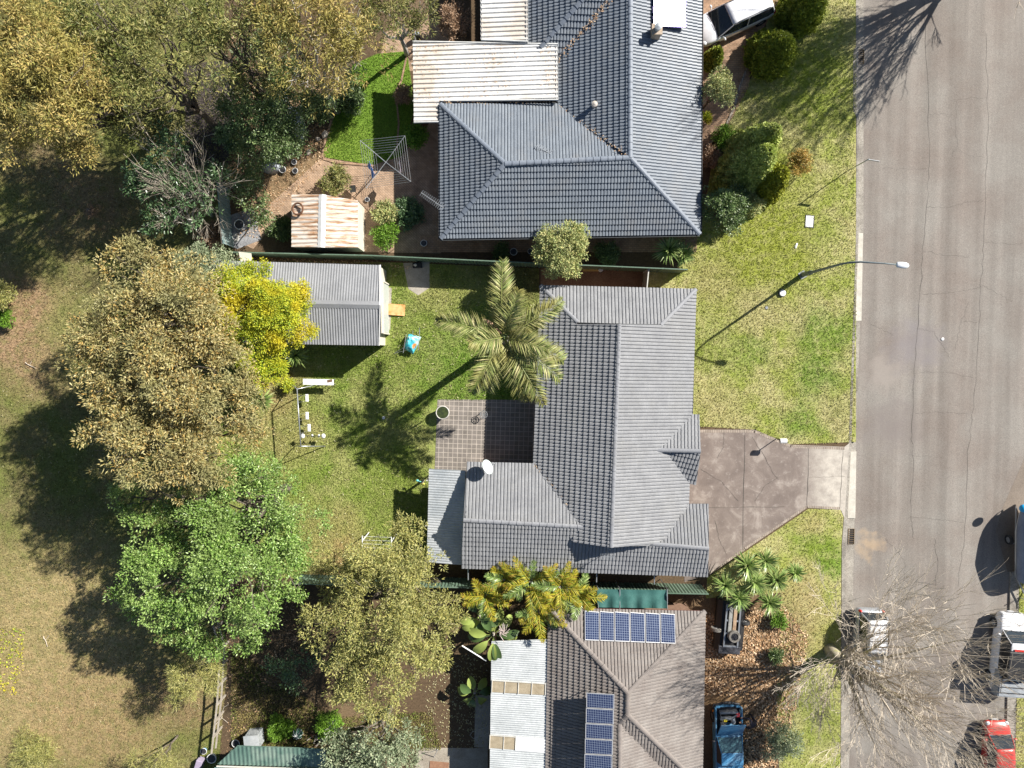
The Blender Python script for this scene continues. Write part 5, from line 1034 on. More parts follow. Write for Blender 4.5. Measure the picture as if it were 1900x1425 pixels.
for i in range(26):
    a = random.uniform(0, PI); r_ = random.uniform(0, .75); q = random.uniform(0, 2*PI); p = Vector((r_*math.cos(q)*1.3, r_*math.sin(q)*.8, .06+.12*(1-r_)*random.random()*2)); d = Vector((math.cos(a), math.sin(a), random.uniform(-.2, .2)))*random.uniform(.14, .3)
    MB().tube([p-d, p+d], random.uniform(.03, .06), 6).build('log', M_wood if i % 3 else bpy.data.materials['brown_tyre'], t)
t = thing('garden_pipe', 'thin white pipe crossing above the shaded yard beside the silver patio roof', 'pipe', G(876, 1208)); a, b_ = G(857, 1198, 2.2)-t.location, G(902, 1226, 2.2)-t.location; MB().tube([a, b_], .04, 6).build('pipe', M_white, t); MB().tube([(b_.x, b_.y, 0), b_], .03, 5).build('post', M_steel, t)
o = MB(); pts = [G(905, 1348)+Vector((0, 0, .02))]+[G(x, y)+Vector((0, 0, .02)) for x, y in ((890, 1353), (877, 1357), (872, 1364), (878, 1370), (892, 1366), (905, 1360))]; c = pts[0].copy(); o.tube([p-c for p in pts], .014, 5); o = o.build('garden_hose', M_offw); o.location = c; tag(o, 'pale garden hose looped on the shaded path beside the silver patio roof', 'hose')
t = thing('prop_stick', 'thin white stick frame standing on the sunny slab near the bottom edge', 'stick frame', G(805, 1405)); a = G(812, 1391, 1.0)-t.location; MB().tube([(0, 0, 0), a], .02, 5).build('stick', M_white, t); MB().tube([a, (a.x-.6, a.y-.7, .1)], .015, 5).build('stick', M_white, t)
o = MB(); o.box((0, 0, .02), (1.2, .55, .03), R(-5)); o = o.build('doormat', noisy('brown_mat', (.25, .13, .08), (.32, .18, .11), 5)); o.location = G(815, 1421)+Vector((0, 0, .012)); tag(o, 'reddish brown mat on the sunny slab at the bottom edge', 'mat')

# ---------------------------------------------------------------- vehicles
CM = lambda p: dict(paint=p, glass=M_glass, dark=M_dark, tyre=M_tyre, rim=M_rim, lamp=M_lamp, red=M_red)
p = G(1364, 28, .9); p.z = 0
car('white_wagon', 'bright white wagon parked on the brick drive against the blue grey roof', 'car', p, R(24.5+180), CM(M_wcar), 4.7, 1.85, 'wagon', .92, 1.5, .95, .85, rails=True, group='vehicles')
p = G(1617, 1197, .9); p.z = -.12
t = car('four_wheel_drive', 'silver white four wheel drive with bonnet spare wheel parked under the bare tree', 'car', p, R(-91), CM(M_scar), 4.3, 1.72, 'wagon', 1.05, 1.75, 1.25, .75, rails=True, group='vehicles', roofcol=M_wcar)
# roof rack, spare wheel and amber bar
m = MB()
for i in range(5): m.tube([(-1.6+.5*i, -.58, 1.88), (-1.6+.5*i, .58, 1.88)], .018, 5)
for s in (-.58, .58): m.tube([(-1.7, s, 1.86), (.5, s, 1.86)], .02, 5); m.tube([(-1.6, s, 1.74), (-1.6, s, 1.86)], .02, 5); m.tube([(.4, s, 1.74), (.4, s, 1.86)], .02, 5)
m.build('roof_rack', M_dark, t); wheel(t, 1.35, -.1, .34, .2, M_lamp, M_steel, True, 1.12)
p = G(1854, 1398, .7); p.z = -.12
car('red_hatchback', 'bright red hatchback on the far side of the road behind bare twigs', 'car', p, R(91), CM(M_rcar), 3.9, 1.62, 'hatch', .88, 1.42, .75, .65, group='vehicles')
# ute with black canopy, right edge
p = G(1880, 1215, .9); p.z = -.12
t = car('white_ute', 'white ute with black rear canopy and grey tray cut off by the right edge', 'ute', p, R(86), CM(M_wcar), 5.0, 1.85, 'sedan', 1.05, 1.7, 1.0, .6, group='vehicles')
m = MB(); m.box((-.35, 0, 1.55), (1.7, 1.8, .75)); m.build('canopy', M_black, t, bevel=.05); m = MB(); m.box((-1.75, 0, 1.0), (1.6, 1.8, .55)); m.box((-1.75, 0, 1.29), (1.5, 1.7, .03)); m.build('tray', noisy('tray_grey', (.26, .28, .3), (.36, .38, .4), 2, .5), t, bevel=.02); m = MB()
for i in range(4): m.tube([(-1.2-.35*i, -.8, 1.36), (-1.2-.35*i, .8, 1.36)], .018, 5)
m.tube([(-1.2, -.8, 1.36), (-2.3, -.8, 1.36)], .018, 5); m.tube([(-1.2, .8, 1.36), (-2.3, .8, 1.36)], .018, 5); m.build('tray_rail', M_black, t)
m = MB(); m.box((.55, 0, 1.76), (.12, 1.0, .04)); m.build('roof_stripe', M_red, t)
# blue ute with bonnet up
p = G(1352, 1392, .8); p.z = 0
t = thing('blue_ute', 'faded blue utility with its bonnet raised beside the brown roof', 'ute', p, R(91.5), 'vehicles'); Wc = 1.75; b = MB(); h = 2.75
b.loft([rring(x, Wc*w, z0, z1, .07, .02) for x, w, z0, z1 in ((-h, .9, .35, .95), (-h+.2, 1, .25, 1.0), (-.5, 1, .22, 1.0), (.95, 1, .22, .98), (1.0, 1, .22, .74), (h-.25, .97, .25, .70), (h-.05, .9, .3, .62), (h, .84, .4, .58))]); b.build('body', M_bcar, t, True)
m = MB()
for s in (1, -1): m.box((1.85, s*.80, .86), (1.75, .10, .22)); m.box((2.72, s*.62, .72), (.10, .28, .22))
m.build('fender', M_bcar, t, bevel=.03); m = MB(); m.box((1.85, 0, .72), (1.65, 1.5, .04)); m.build('engine_bay', M_black, t)
m = MB(); m.box((2.45, 0, .86), (.14, 1.1, .26)); m.box((2.1, .1, .95), (.18, .9, .16)); m.ell((1.9, -.25, .96), (.2, .16, .12)); m.box((1.65, .35, .9), (.3, .3, .2)); m.tube([(2.3, -.5, .98), (2.1, 0, 1.05), (2.2, .5, .98)], .04, 6); m.build('engine', M_steel, t)
m = MB(); m.box((2.3, -.55, .95), (.22, .2, .12)); m.build('battery', plain('battery_red', (.4, .05, .06), .4), t); m = MB(); m.box((2.0, .25, 1.05), (.12, .2, .03)); m.build('filler_cap', plain('cap_yellow', (.6, .5, .04), .4), t)
MB().box((1.62, 0, 1.42), (1.32, 1.52, .035), 0, 0, 0, R(-38)).build('bonnet', M_bcar, t, bevel=.02); MB().tube([(2.3, .5, .85), (1.95, .5, 1.62)], .012, 4).build('prop_rod', M_steel, t)
m = MB(); m.tube([(2.45, -.93, .62), (2.82, -.7, .65), (2.97, 0, .68), (2.82, .7, .65), (2.45, .93, .62)], .07, 8); m.tube([(2.9, -.3, .5), (3.02, -.25, .95), (3.02, .25, .95), (2.9, .3, .5)], .035, 6); m.build('bull_bar', M_dark, t, True)
cb = MB(); lo = [(-.62, .78), (.78, .78)]; hi = [(-.45, .63), (.1, .63)]; cb.add([(-.62, -.8, .97), (.95, -.8, .97), (.95, .8, .97), (-.62, .8, .97), (-.5, -.66, 1.5), (.22, -.66, 1.5), (.22, .66, 1.5), (-.5, .66, 1.5)], [(4, 5, 6, 7), (0, 1, 5, 4), (1, 2, 6, 5), (2, 3, 7, 6), (3, 0, 4, 7)]); cb.build('cabin', M_dark, t)
g_ = MB(); g_.add([(.92, -.72, 1.01), (.92, .72, 1.01), (.27, .62, 1.5), (.27, -.62, 1.5)], [(0, 1, 2, 3)]); go = g_.build('windscreen', plain('teal_glass', (.06, .13, .15), .1, 0, .8), t); go.location = (.012, 0, .012); m = MB(); m.box((-.14, 0, 1.52), (.78, 1.34, .06)); m.build('roof', M_bcar, t, bevel=.03)
m = MB(); m.box((-.85, 0, 1.02), (.5, 1.45, .05)); m.build('cab_rear_shelf', M_bcar, t); m = MB(); m.box((-1.75, 0, 1.04), (1.5, 1.5, .05)); m.build('tray_cover', M_bcar, t, bevel=.02)
for s in (1, -1):
    for x in (1.95, -1.8): wheel(t, x, s*.78, .36, .22, M_tyre, M_rim)
    MB().ell((.75, s*1.0, 1.05), (.07, .12, .08)).build('mirror', M_dark, t, True); MB().ell((2.62, s*.62, .6), (.12, .14, .09)).build('headlight', M_lamp, t, True); MB().tube([(.95, s*.76, 1.0), (.22, s*.65, 1.5)], .025, 6).build('pillar', M_bcar, t)
MB().ell((2.5, .92, .78), (.07, .06, .05)).build('indicator_lamp', plain('amber', (.8, .25, .02), .3), t, True)
# person leaning in at the engine bay
def person(label, px, py, rz):
    t = thing('person', label, 'person', G(px, py), rz); bm = bmesh.new(); sl_ = bm.verts.layers.skin.verify(); V = {}
    def j(n, co, r, par=None):
        v = bm.verts.new(co); v[sl_].radius = (r, r); V[n] = v
        if par: bm.edges.new((V[par], v))
        return v
    j('pel', (0, 0, .95), .14); V['pel'][sl_].use_root = True; j('sp', (.14, 0, 1.12), .13, 'pel'); j('ch', (.34, 0, 1.27), .15, 'sp'); j('nk', (.47, 0, 1.35), .06, 'ch')
    for s, n in ((1, 'l'), (-1, 'r')):
        j(n+'hp', (-.02, s*.11, .88), .10, 'pel'); j(n+'kn', (.05, s*.13, .48), .065, n+'hp'); j(n+'an', (-.03, s*.13, .08), .045, n+'kn'); j(n+'ft', (.13, s*.15, .04), .04, n+'an')
        j(n+'sh', (.38, s*.20, 1.29), .075, 'ch'); j(n+'el', (.56, s*.27, 1.08), .05, n+'sh'); j(n+'wr', (.78, s*.18, 1.0), .032, n+'el'); j(n+'pm', (.86, s*.16, .98), .036, n+'wr')
    me = bpy.data.meshes.new('body'); bm.to_mesh(me); bm.free(); me.materials.append(plain('dark_clothes', (.035, .03, .045), .8)); o = bpy.data.objects.new('body', me); COL.objects.link(o); o.parent = t; o.modifiers.new('k', 'SKIN').use_smooth_shade = True; s = o.modifiers.new('s', 'SUBSURF'); s.levels = s.render_levels = 2
    sk = plain('skin', (.48, .28, .19), .6); m = MB(); m.ell((.57, 0, 1.43), (.115, .08, .10), 16, 10); m.ell((.66, 0, 1.36), (.03, .05, .035)); m.ell((.69, 0, 1.42), (.018, .014, .02)); m.ell((.58, .085, 1.41), (.02, .015, .03)); m.ell((.58, -.085, 1.41), (.02, .015, .03)); m.build('head', sk, t, True)
    m = MB(); m.ell((.54, 0, 1.46), (.118, .094, .10), 16, 10); m.build('hair', plain('dark_hair', (.03, .02, .02), .7), t, True)
    for s in (1, -1):
        m = MB(); m.ell((.88, s*.16, .975), (.045, .036, .018))
        for k in range(4): y = s*.16+(k-1.5)*.019; L_ = (.062, .075, .07, .055)[k]; m.tube([(.915, y, .977), (.915+L_*.6, y, .972), (.915+L_, y, .955)], [.009, .008, .006], 6)
        m.tube([(.865, s*.16-s*.032, .972), (.895, s*.16-s*.058, .966), (.92, s*.16-s*.062, .958)], [.011, .009, .007], 6); m.build('hand', sk, t, True)
person('person in dark clothes bent over the open engine bay of the blue ute', 1391, 1328, R(165))
# scrap vehicle on its side
c = G(1350, 1160); t = thing('wrecked_vehicle', 'stripped dark vehicle wreck lying with a dusty spare wheel on top', 'wreck', c, R(-4), 'vehicles'); m = MB(); m.loft([[Vector((x, y, z)) for x, z in ((-.85, 0), (-.9, .45), (-.62, .72), (.62, .72), (.9, .45), (.85, 0))] for y in (-1.35, -1.1, 1.5, 1.8)]); m.build('body', M_black, t, bevel=.04)
m = MB(); m.box((-.42, .25, .80), (.09, 2.6, .12)); m.box((.42, .25, .80), (.09, 2.6, .12))
for y in (-1.0, -.2, .6, 1.3): m.box((0, y, .79), (.85, .10, .08))
m.build('chassis_rail', M_steel, t); m = MB(); m.box((-.15, .5, .83), (.22, 1.9, .08)); m.build('side_plate', noisy('dull_plate', (.2, .2, .19), (.32, .32, .3), 3), t, bevel=.02); m = MB(); m.box((.12, .6, .86), (.20, 1.5, .07)); m.build('dirt_plate', noisy('rust_leafy', (.3, .2, .13), (.42, .3, .2), 5), t)
wheel(t, .12, -.30, .37, .26, M_otyre, M_dark, True, .95); wheel(t, -.86, -.10, .33, .2, M_otyre, M_rim, False, .5); wheel(t, .84, .45, .33, .2, M_tyre, M_rim, False, .5); m = MB(); m.box((-.05, -1.25, .62), (1.35, .48, .42)); m.build('bumper_box', noisy('dark_panel', (.03, .03, .035), (.09, .09, .1), 4, .5), t, bevel=.04)
# boat on trailer
c = G(1899, 1005, 0); c.z = -.12; t = thing('covered_boat', 'boat under a blue grey fabric cover at the right edge', 'boat', c, R(92)); m = MB(); rg = []
for f, w, z in ((-2.3, .75, 1.45), (-2.2, 1.0, 1.6), (-1.2, 1.12, 1.75), (-.1, 1.16, 1.95), (.1, 1.14, 1.9), (1.0, 1.1, 1.85), (1.8, .95, 1.7), (2.4, .6, 1.5), (2.7, .15, 1.42)):
    rg.append([Vector((f, w*a, z*b_+.05*math.sin(f*4+k))) for k, (a, b_) in enumerate(((1.0, .55), (1.03, .72), (.92, .84), (.6, .93), (.3, .98), (0, 1.0), (-.3, .98), (-.6, .93), (-.92, .84), (-1.03, .72), (-1.0, .55)))])
m.loft(rg, 0, False, False); o = m.build('cover', noisy('boat_cover', (.17, .20, .27), (.24, .28, .36), 1.2, .7), t, True, 0, 1); s = o.modifiers.new('s', 'SOLIDIFY'); s.thickness = .02
m = MB(); m.loft([[Vector((f, w*a, .35+z*b_)) for a, b_ in ((1, .6), (.9, .25), (.4, .02), (0, 0), (-.4, .02), (-.9, .25), (-1, .6))] for f, w, z in ((-2.25, .8, 1), (-1, 1.0, 1), (.8, .98, 1), (1.9, .7, 1), (2.6, .1, 1.2))]); m.build('hull', M_white, t, True)
t2 = thing('boat_trailer', 'steel boat trailer with its drawbar on the road under the covered boat', 'trailer', c, R(92)); m = MB()
for s in (1, -1): m.tube([(2.3, s*.7, .45), (-2.0, s*.75, .45), (-3.6, 0, .45)], .045, 6)
m.tube([(-2.0, -.75, .45), (-2.0, .75, .45)], .04, 6); m.tube([(0, -.9, .42), (0, .9, .42)], .04, 6); m.tube([(-3.6, 0, .45), (-3.95, 0, .45)], .04, 6); m.build('frame', M_steel, t2)
wheel(t2, .2, 1.02, .30, .18, M_tyre, M_rim); wheel(t2, .2, -1.02, .30, .18, M_tyre, M_rim); MB().tube([(-3.5, .25, .75), (-3.5, .25, .1)], .03, 6).build('jockey_leg', M_steel, t2); MB().lathe((-3.5, .25, 0), [(.1, 0), (.1, .06)], 12).build('jockey_wheel', M_tyre, t2)
o = MB(); o.ell((0, 0, .22), (.25, .25, .22)); o = o.build('buoy', plain('bright_blue', (.02, .38, .75), .3), None, True); o.location = G(1898, 943, 1.3); o.location.z = 1.15; tag(o, 'bright blue ball shaped buoy resting on the bow of the covered boat', 'buoy')
# ---------------------------------------------------------------- trees
TG = 'trees along the park edge'
tree('understory_tree', 'dull olive undergrowth tree in shade behind the golden corner tree', 'tree', [(265, 215, 4, 1.5, .7), (215, 200, 4.5, 1.6, .7), (310, 225, 3.5, 1.4, .7), (250, 260, 3, 1.1, .7), (205, 130, 5, 1.8, .7), (170, 60, 6, 2, .7)], None, L_olive, M_bark, 22, 22, .36, .22, .06, .12, .35, group=TG, seed=31)
tree('understory_tree', 'dark shrubby tree under the gum at the head of the mulch strip', 'tree', [(430, 170, 3, 1.2, .7), (480, 130, 4, 1.5, .7), (540, 160, 3, 1.3, .7), (600, 170, 2.6, 1.1, .7), (500, 90, 4.5, 1.6, .7), (660, 150, 2.6, .8, .7)], None, L_dark, M_bark, 30, 22, .32, .17, .06, .10, .3, group=TG, seed=32)
tree('eucalyptus', 'golden leaved tree filling the upper left corner of the park', 'tree', [(110, 150, 9, 2.6, .6), (60, 105, 9, 2.5, .6), (55, 225, 8, 1.9, .6), (130, 245, 7, 1.5, .6), (10, 165, 8.5, 2.2, .6), (165, 190, 8, 1.5, .6), (120, 95, 8.3, 1.6, .6)], None, L_gold, M_bark, 27, 28, .38, .22, .055, .22, .6, group=TG, twigs=2, seed=1)
tree('eucalyptus', 'olive tree right of the golden corner tree with thin pale limbs', 'tree', [(270, 130, 8.5, 2.2, .6), (305, 165, 7.5, 1.7, .6), (200, 40, 8, 2.2, .6), (320, 80, 8, 2.0, .6), (235, 220, 5.5, 1.4, .6), (140, 20, 7.5, 2.2, .6), (260, 20, 8, 2.2, .6)], None, L_olive, M_bark, 14, 24, .38, .24, .06, .20, .75, group=TG, twigs=2, seed=2)
tree('eucalyptus', 'dense olive tree at the top edge above the dark mulch strip', 'tree', [(420, 110, 8, 1.9, .6), (400, 25, 8, 2.2, .6), (450, 55, 7.5, 1.9, .6), (500, 55, 8, 2.0, .6), (340, 10, 7.5, 1.9, .6), (470, 140, 6.5, 1.3, .6)], None, L_olive, M_bark, 14, 24, .38, .24, .06, .20, .75, group=TG, twigs=2, seed=3)
tree('eucalyptus', 'yellow olive gum with long white branches over the north garden', 'tree', [(555, 105, 7.5, 2.0, .6), (620, 55, 7, 2.0, .6), (560, 25, 8, 2.3, .6), (640, 125, 6.5, 1.5, .6), (675, 90, 6, 1.4, .6), (590, 150, 6, 1.4, .6)], None, L_gold, M_pbark, 16, 24, .36, .25, .055, .2, .6, group=TG, twigs=4, seed=4)
tree('eucalyptus', 'small olive tree at the top edge beside the brick path and dead shrub', 'tree', [(725, 15, 5.5, 1.5, .7), (780, 5, 5, 1.3, .7), (690, 45, 5.2, 1.2, .7), (750, 40, 4.6, 1.0, .7)], None, L_olive, M_pbark, 24, 22, .34, .24, .055, .14, .3, group=TG, seed=5)
tree('broadleaf_tree', 'dense dark green round tree left of the north mown lawn', 'tree', [(500, 230, 4.6, 1.9, .8), (520, 205, 4.6, 1.5, .8), (478, 285, 3.8, 1.3, .8), (450, 195, 3.8, 1.3, .8), (530, 255, 4, 1.2, .8)], None, L_dark, M_bark, 44, 24, .28, .14, .07, .16, .1, group=TG, seed=6)
tree('broadleaf_tree', 'narrow mid green shrubby tree above the fence corner gravel', 'tree', [(466, 375, 2.6, 1.0, .9), (465, 340, 3, 1.0, .9), (480, 405, 2.0, .7, .9), (450, 320, 2.8, .9, .9)], None, L_dark, M_bark, 30, 18, .26, .15, .07, .09, .1, group=TG, seed=7)
tree('glossy_tree', 'dark glossy leaved tree with grey bare branches among its leaves', 'tree', [(305, 285, 4.2, 1.5, .7), (350, 370, 3.6, 1.5, .6), (285, 345, 3.8, 1.3, .7), (395, 340, 3.4, 1.1, .6), (300, 410, 3.2, 1.0, .6), (255, 330, 3.5, .9, .7)], (395, 400), L_deep, M_pbark, 18, 18, .34, .22, .09, .12, .5, group=TG, twigs=3, seed=8)
tree('brown_olive_tree', 'huge brownish olive tree spreading left of the yellow wattle', 'tree', [(300, 590, 8, 2.9, .55), (215, 650, 7.2, 2.3, .55), (330, 680, 8, 2.8, .55), (270, 520, 7, 2.1, .55), (390, 640, 6.8, 2.0, .55), (170, 640, 6.4, 1.3, .55), (345, 545, 7, 1.9, .55), (250, 720, 7.2, 2.1, .55), (240, 585, 7.6, 1.8, .5)], None, L_brown, M_bark, 34, 28, .34, .19, .06, .28, .75, group=TG, seed=9)
tree('brown_olive_tree', 'lower brownish olive tree joining the huge one above the bright green tree', 'tree', [(280, 815, 7.5, 2.5, .55), (350, 850, 7.2, 2.2, .55), (220, 800, 7, 1.7, .55), (425, 770, 6.2, 1.9, .55), (310, 745, 7.4, 2.1, .55), (445, 715, 5.8, 1.3, .55), (395, 870, 6.2, 1.5, .55), (220, 860, 6.2, 1.1, .55), (455, 800, 5.5, 1.3, .55)], None, L_brown, M_bark, 34, 28, .34, .19, .06, .26, .75, group=TG, seed=10)
tree('camphor_tree', 'large bright green leafy tree in the lower left of the middle lot', 'tree', [(465, 945, 6, 2.6, .65), (330, 1085, 6, 2.5, .65), (440, 1075, 6.6, 2.7, .65), (290, 1000, 5, 1.9, .65), (545, 990, 4.6, 1.8, .65), (395, 1165, 4.8, 1.6, .65), (260, 1110, 4.6, 1.6, .65), (380, 985, 6, 2.2, .65), (520, 1060, 5, 1.9, .65), (330, 1160, 4.6, 1.3, .65), (470, 1150, 4.4, 1.2, .6), (480, 880, 4.4, 1.3, .65), (240, 920, 3.8, 1.0, .6), (470, 1190, 3.4, .9, .6)], None, L_camph, M_bark, 36, 26, .31, .15, .075, .28, .7, group=TG, seed=11)
tree('olive_tree', 'large rounded olive green tree between the lawn and the silver patio roof', 'tree', [(720, 1120, 6.5, 2.8, .6), (740, 1010, 5, 1.6, .6), (645, 1170, 6, 2.1, .6), (790, 1160, 6, 2.0, .6), (700, 1275, 5, 1.8, .6), (630, 1060, 4.4, 1.4, .6), (765, 1075, 6, 2.0, .6), (640, 1250, 5, 1.3, .6), (740, 1220, 5.6, 1.8, .6), (820, 1130, 5.2, 1.2, .6), (690, 1055, 5.4, 1.6, .6), (810, 1210, 5, 1.1, .6)], None, L_lime, M_bark, 38, 28, .32, .18, .05, .26, .65, group=TG, seed=12)
tree('wattle', 'bright yellow flowering wattle overhanging the grey shed roof', 'tree', [(495, 575, 5, 1.7, .6), (440, 540, 4.8, 1.3, .6), (470, 625, 4.5, 1.5, .6), (495, 690, 3.6, 1.1, .6), (530, 545, 4.4, .9, .6), (565, 622, 3.6, .75, .6), (545, 585, 4, .9, .6), (555, 550, 4, .8, .6), (425, 600, 5, 1.1, .6), (475, 500, 4.2, .8, .6), (520, 640, 3.6, .6, .6)], (455, 560), L_wat, M_bark, 130, 36, .28, .12, .045, .14, .3, group=TG, twigs=1, seed=13)
tree('grey_green_tree', 'small grey green tree between the huge brown olive and fence corner', 'tree', [(390, 500, 4.2, 1.3, .7), (355, 488, 3.8, .9, .7), (415, 490, 3.6, .9, .7)], None, L_grey, M_bark, 50, 22, .28, .14, .06, .1, .2, group=TG, seed=14)
tree('she_oak', 'fine leaved yellow olive tree standing alone below the bright green tree', 'tree', [(355, 1250, 3.6, 1.2, .8), (335, 1285, 3, .7, .8), (385, 1240, 3.2, .9, .8), (330, 1245, 3, .6, .8), (395, 1270, 2.8, .6, .8)], None, L_lime, M_bark, 34, 26, .28, .24, .025, .09, .2, group=TG, seed=15)
tree('grey_green_tree', 'grey green bushy tree cut by the bottom edge beside the sunny slab', 'tree', [(700, 1385, 4.4, 1.8, .65), (645, 1400, 4, 1.2, .65), (755, 1385, 3.8, 1.1, .65), (700, 1450, 4, 1.7, .65), (630, 1370, 3.4, .8, .65)], None, L_grey, M_bark, 40, 24, .3, .17, .07, .15, .25, group=TG, seed=16)
tree('round_tree', 'neat round pale green tree poking through between green fence and blue grey roof', 'tree', [(1040, 460, 3.4, 1.35, .85), (1018, 445, 3.2, .9, .8), (1064, 452, 3.2, .9, .8), (1042, 486, 3, .95, .8)], None, L_pale, M_bark, 110, 22, .22, .13, .06, .08, .05, seed=17)
tree('fir', 'feathery yellow green young tree at the bottom edge of the park', 'tree', [(290, 1410, 2.6, .9, .6), (262, 1412, 2.2, .6, .6), (318, 1415, 2.2, .6, .6), (300, 1440, 2.4, .9, .6)], None, L_lime, M_bark, 36, 24, .3, .3, .022, .07, .2, seed=18)
tree('brown_shrub', 'dry brown shrub in the gloom between bright green and olive trees', 'shrub', [(545, 1190, 1.8, 1.3, .6), (560, 1130, 1.8, 1.0, .6), (520, 1250, 1.5, 1.0, .6)], None, leafmat('dry_brown_leaf', [(.13, .09, .06), (.19, .13, .09), (.08, .06, .04)]), M_bark, 16, 16, .3, .16, .05, .05, .4, seed=19)
tree('grey_green_tree', 'blue green shrub tucked under the left side of the olive tree', 'shrub', [(550, 1245, 2.2, 1.2, .7), (520, 1235, 1.8, .8, .7), (575, 1215, 2.0, .8, .7)], None, L_deep, M_bark, 24, 18, .3, .14, .06, .07, .3, seed=20)
SG = 'garden shrubs'
S = [('bright lime green round shrub against the paving by the clothes hoist', 772, 252, .68, .75, L_lt, .12, .08), ('olive shrub on the paving below the curved lawn', 622, 335, 1.0, 1.1, L_olive, .14, .06), ('low green shrub between rusty shed and garden bed, lower one', 715, 435, .8, .5, L_lt, .14, .05), ('fresh green clump above the lower shrub near the rusty shed', 712, 392, .75, .6, L_pale, .13, .06),
     ('dark ferny shrub in shadow left of the rusty shed', 522, 425, .7, .5, L_dark, .2, .05), ('dead pinkish brown shrub beside the upper white patio roof', 845, 42, 1.1, 1.3, L_dead, .16, .05), ('rusty leaved shrub in the bed left of the white patio roof', 748, 175, .6, .6, L_dead, .14, .05),
     ('yellow and green rounded shrub touching the east eave of the north house', 1333, 165, 1.05, 3.0, L_pale, .13, .06), ('large dark shrub with yellow tips at the corner of the north house', 1342, 388, 1.5, 2.4, L_dark, .14, .07), ('small leafy outer lobe of the dark corner shrub', 1385, 375, .9, 1.6, L_pale, .13, .06),
     ('golden orange dome bush beside the cypresses', 1483, 303, .85, .8, L_con3, .10, .05), ('tiny yellow shrub at the curved brick path', 1310, 218, .35, .4, L_wat, .1, .05), ('green flowering shrub between path and cypresses', 1345, 258, .75, .6, L_lt, .14, .05), ('dry brown mixed shrub under the cypresses', 1322, 292, .7, .5, L_dead, .13, .05),
     ('green leafy shrub in the shady strip behind the green fence', 1125, 470, .7, .6, L_dark, .16, .06), ('grey green shrub on the leafy verge at the bottom edge', 1448, 1375, 1.3, 1.2, L_grey, .13, .05), ('small dark shrub left of the round pale tree', 930, 466, .5, .3, L_dark, .14, .05), ('yellow green shrub on the lawn under the wattle tips', 535, 715, .35, .5, L_wat, .12, .04),
     ('dark shrub strip beneath the hoist beside the house path', 760, 395, .9, .4, L_deep, .16, .05), ('leafy clump on the lawn edge under the yellow gum', 650, 185, .9, .8, L_dark, .16, .06), ('dark clump under the yellow gum further left', 590, 195, 1.1, .9, L_dark, .16, .06), ('grey green shrub cut by the left edge', 0, 545, .9, 1.2, L_lime, .14, .05), ('small green bush by the left edge', 8, 590, .6, .5, L_lt, .14, .05),
     ('green weeds patch right of the striped ball', 610, 1345, .9, .4, L_lt, .14, .05), ('green weeds patch left of the striped ball', 520, 1350, .8, .4, L_lt, .14, .05), ('green bush beside the leafy verge above the blue ute', 1445, 1150, .5, .5, L_lt, .13, .05), ('weedy bush behind the wreck under the yuccas', 1440, 1215, .5, .4, L_dark, .13, .05),
     ('brown grass clump at the lower left of the park', 60, 1395, 1.3, .3, L_lime, .3, .02), ('grey stemmed bush under the brown olive near the top', 395, 440, .9, .5, L_dead, .13, .05), ('dark bush filling the bed under the dense dark tree', 430, 250, 1.0, .8, L_deep, .16, .06)]
for i, (lb, px, py, r_, z, mt, L, W) in enumerate(S): shrub('shrub', lb, 'shrub', px, py, r_, z, mt, M_bark, .75 if z > .9 else .6, 150 if r_ < 1 else 95, 14, .17, L, W, SG, .05, seed=i*.7)
CG = 'conifers of the north front garden'
conifer('cypress', 'large dark dense cypress beside the white wagon', (1422, 106), (1462, 78), 1.5, 3.4, L_con, M_bark, CG, 1.8, n=17000)
conifer('cypress', 'dark cypress cut by the top edge near the road', (1474, 32), (1522, -6), 1.3, 3.4, L_con, M_bark, CG, 1.5, n=14000)
conifer('cypress', 'narrow small cypress close to the front of the white wagon', (1317, 118), (1334, 92), .55, 2.2, L_con, M_bark, CG, 1.5, n=5000)
conifer('cypress', 'golden tipped cypress, upper of the pair beside the orange dome bush', (1376, 294), (1442, 238), 1.35, 5.4, L_con2, M_bark, CG, 1.5, n=19000)
conifer('cypress', 'golden tipped cypress, lower and nearer to the north house', (1368, 330), (1430, 277), 1.5, 5.4, L_con2, M_bark, CG, 1.5, n=21000)
conifer('cypress', 'olive yellow cypress squeezed between the golden pair and orange bush', (1408, 350), (1455, 318), 1.2, 4.2, leafmat('yellow_conifer_leaf', [(.32, .34, .04), (.42, .42, .05), (.22, .25, .035)], .15), M_bark, CG, 1.5, n=10000)
# palms
pc = G(935, 625, 6.2); t = thing('feather_palm', 'tall feather palm with star shaped crown between lawn and grey roof', 'palm', (pc.x, pc.y, 0))
for i, (tx, ty, z1, L, dr, el) in enumerate([(921, 497, 6.6, 3.7, 1.0, .55), (822, 588, 6.3, 3.4, 1.1, .5), (1040, 573, 6.4, 3.3, 1.0, .5), (1042, 690, 6.2, 3.5, 1.2, .6), (1006, 745, 5.8, 3.9, 1.2, .55), (972, 745, 5.6, 3.5, 1.4, .5), (885, 712, 5.8, 3.2, 1.2, .5), (905, 705, 5.6, 2.9, 1.3, .4), (1005, 640, 6.6, 2.5, .9, .9), (885, 640, 6.5, 2.0, .8, 1.0), (950, 560, 6.6, 2.6, .8, .9), (1035, 655, 5.8, 3.3, 1.3, .4)]):
    q = G(tx, ty, z1)-pc; az = math.atan2(q.y, q.x); V, F = frond((0, 0, 6.15), az, el, L*1.12, dr, .9, .055, 125, .5); np_mesh('frond', V, F, L_palm, t)
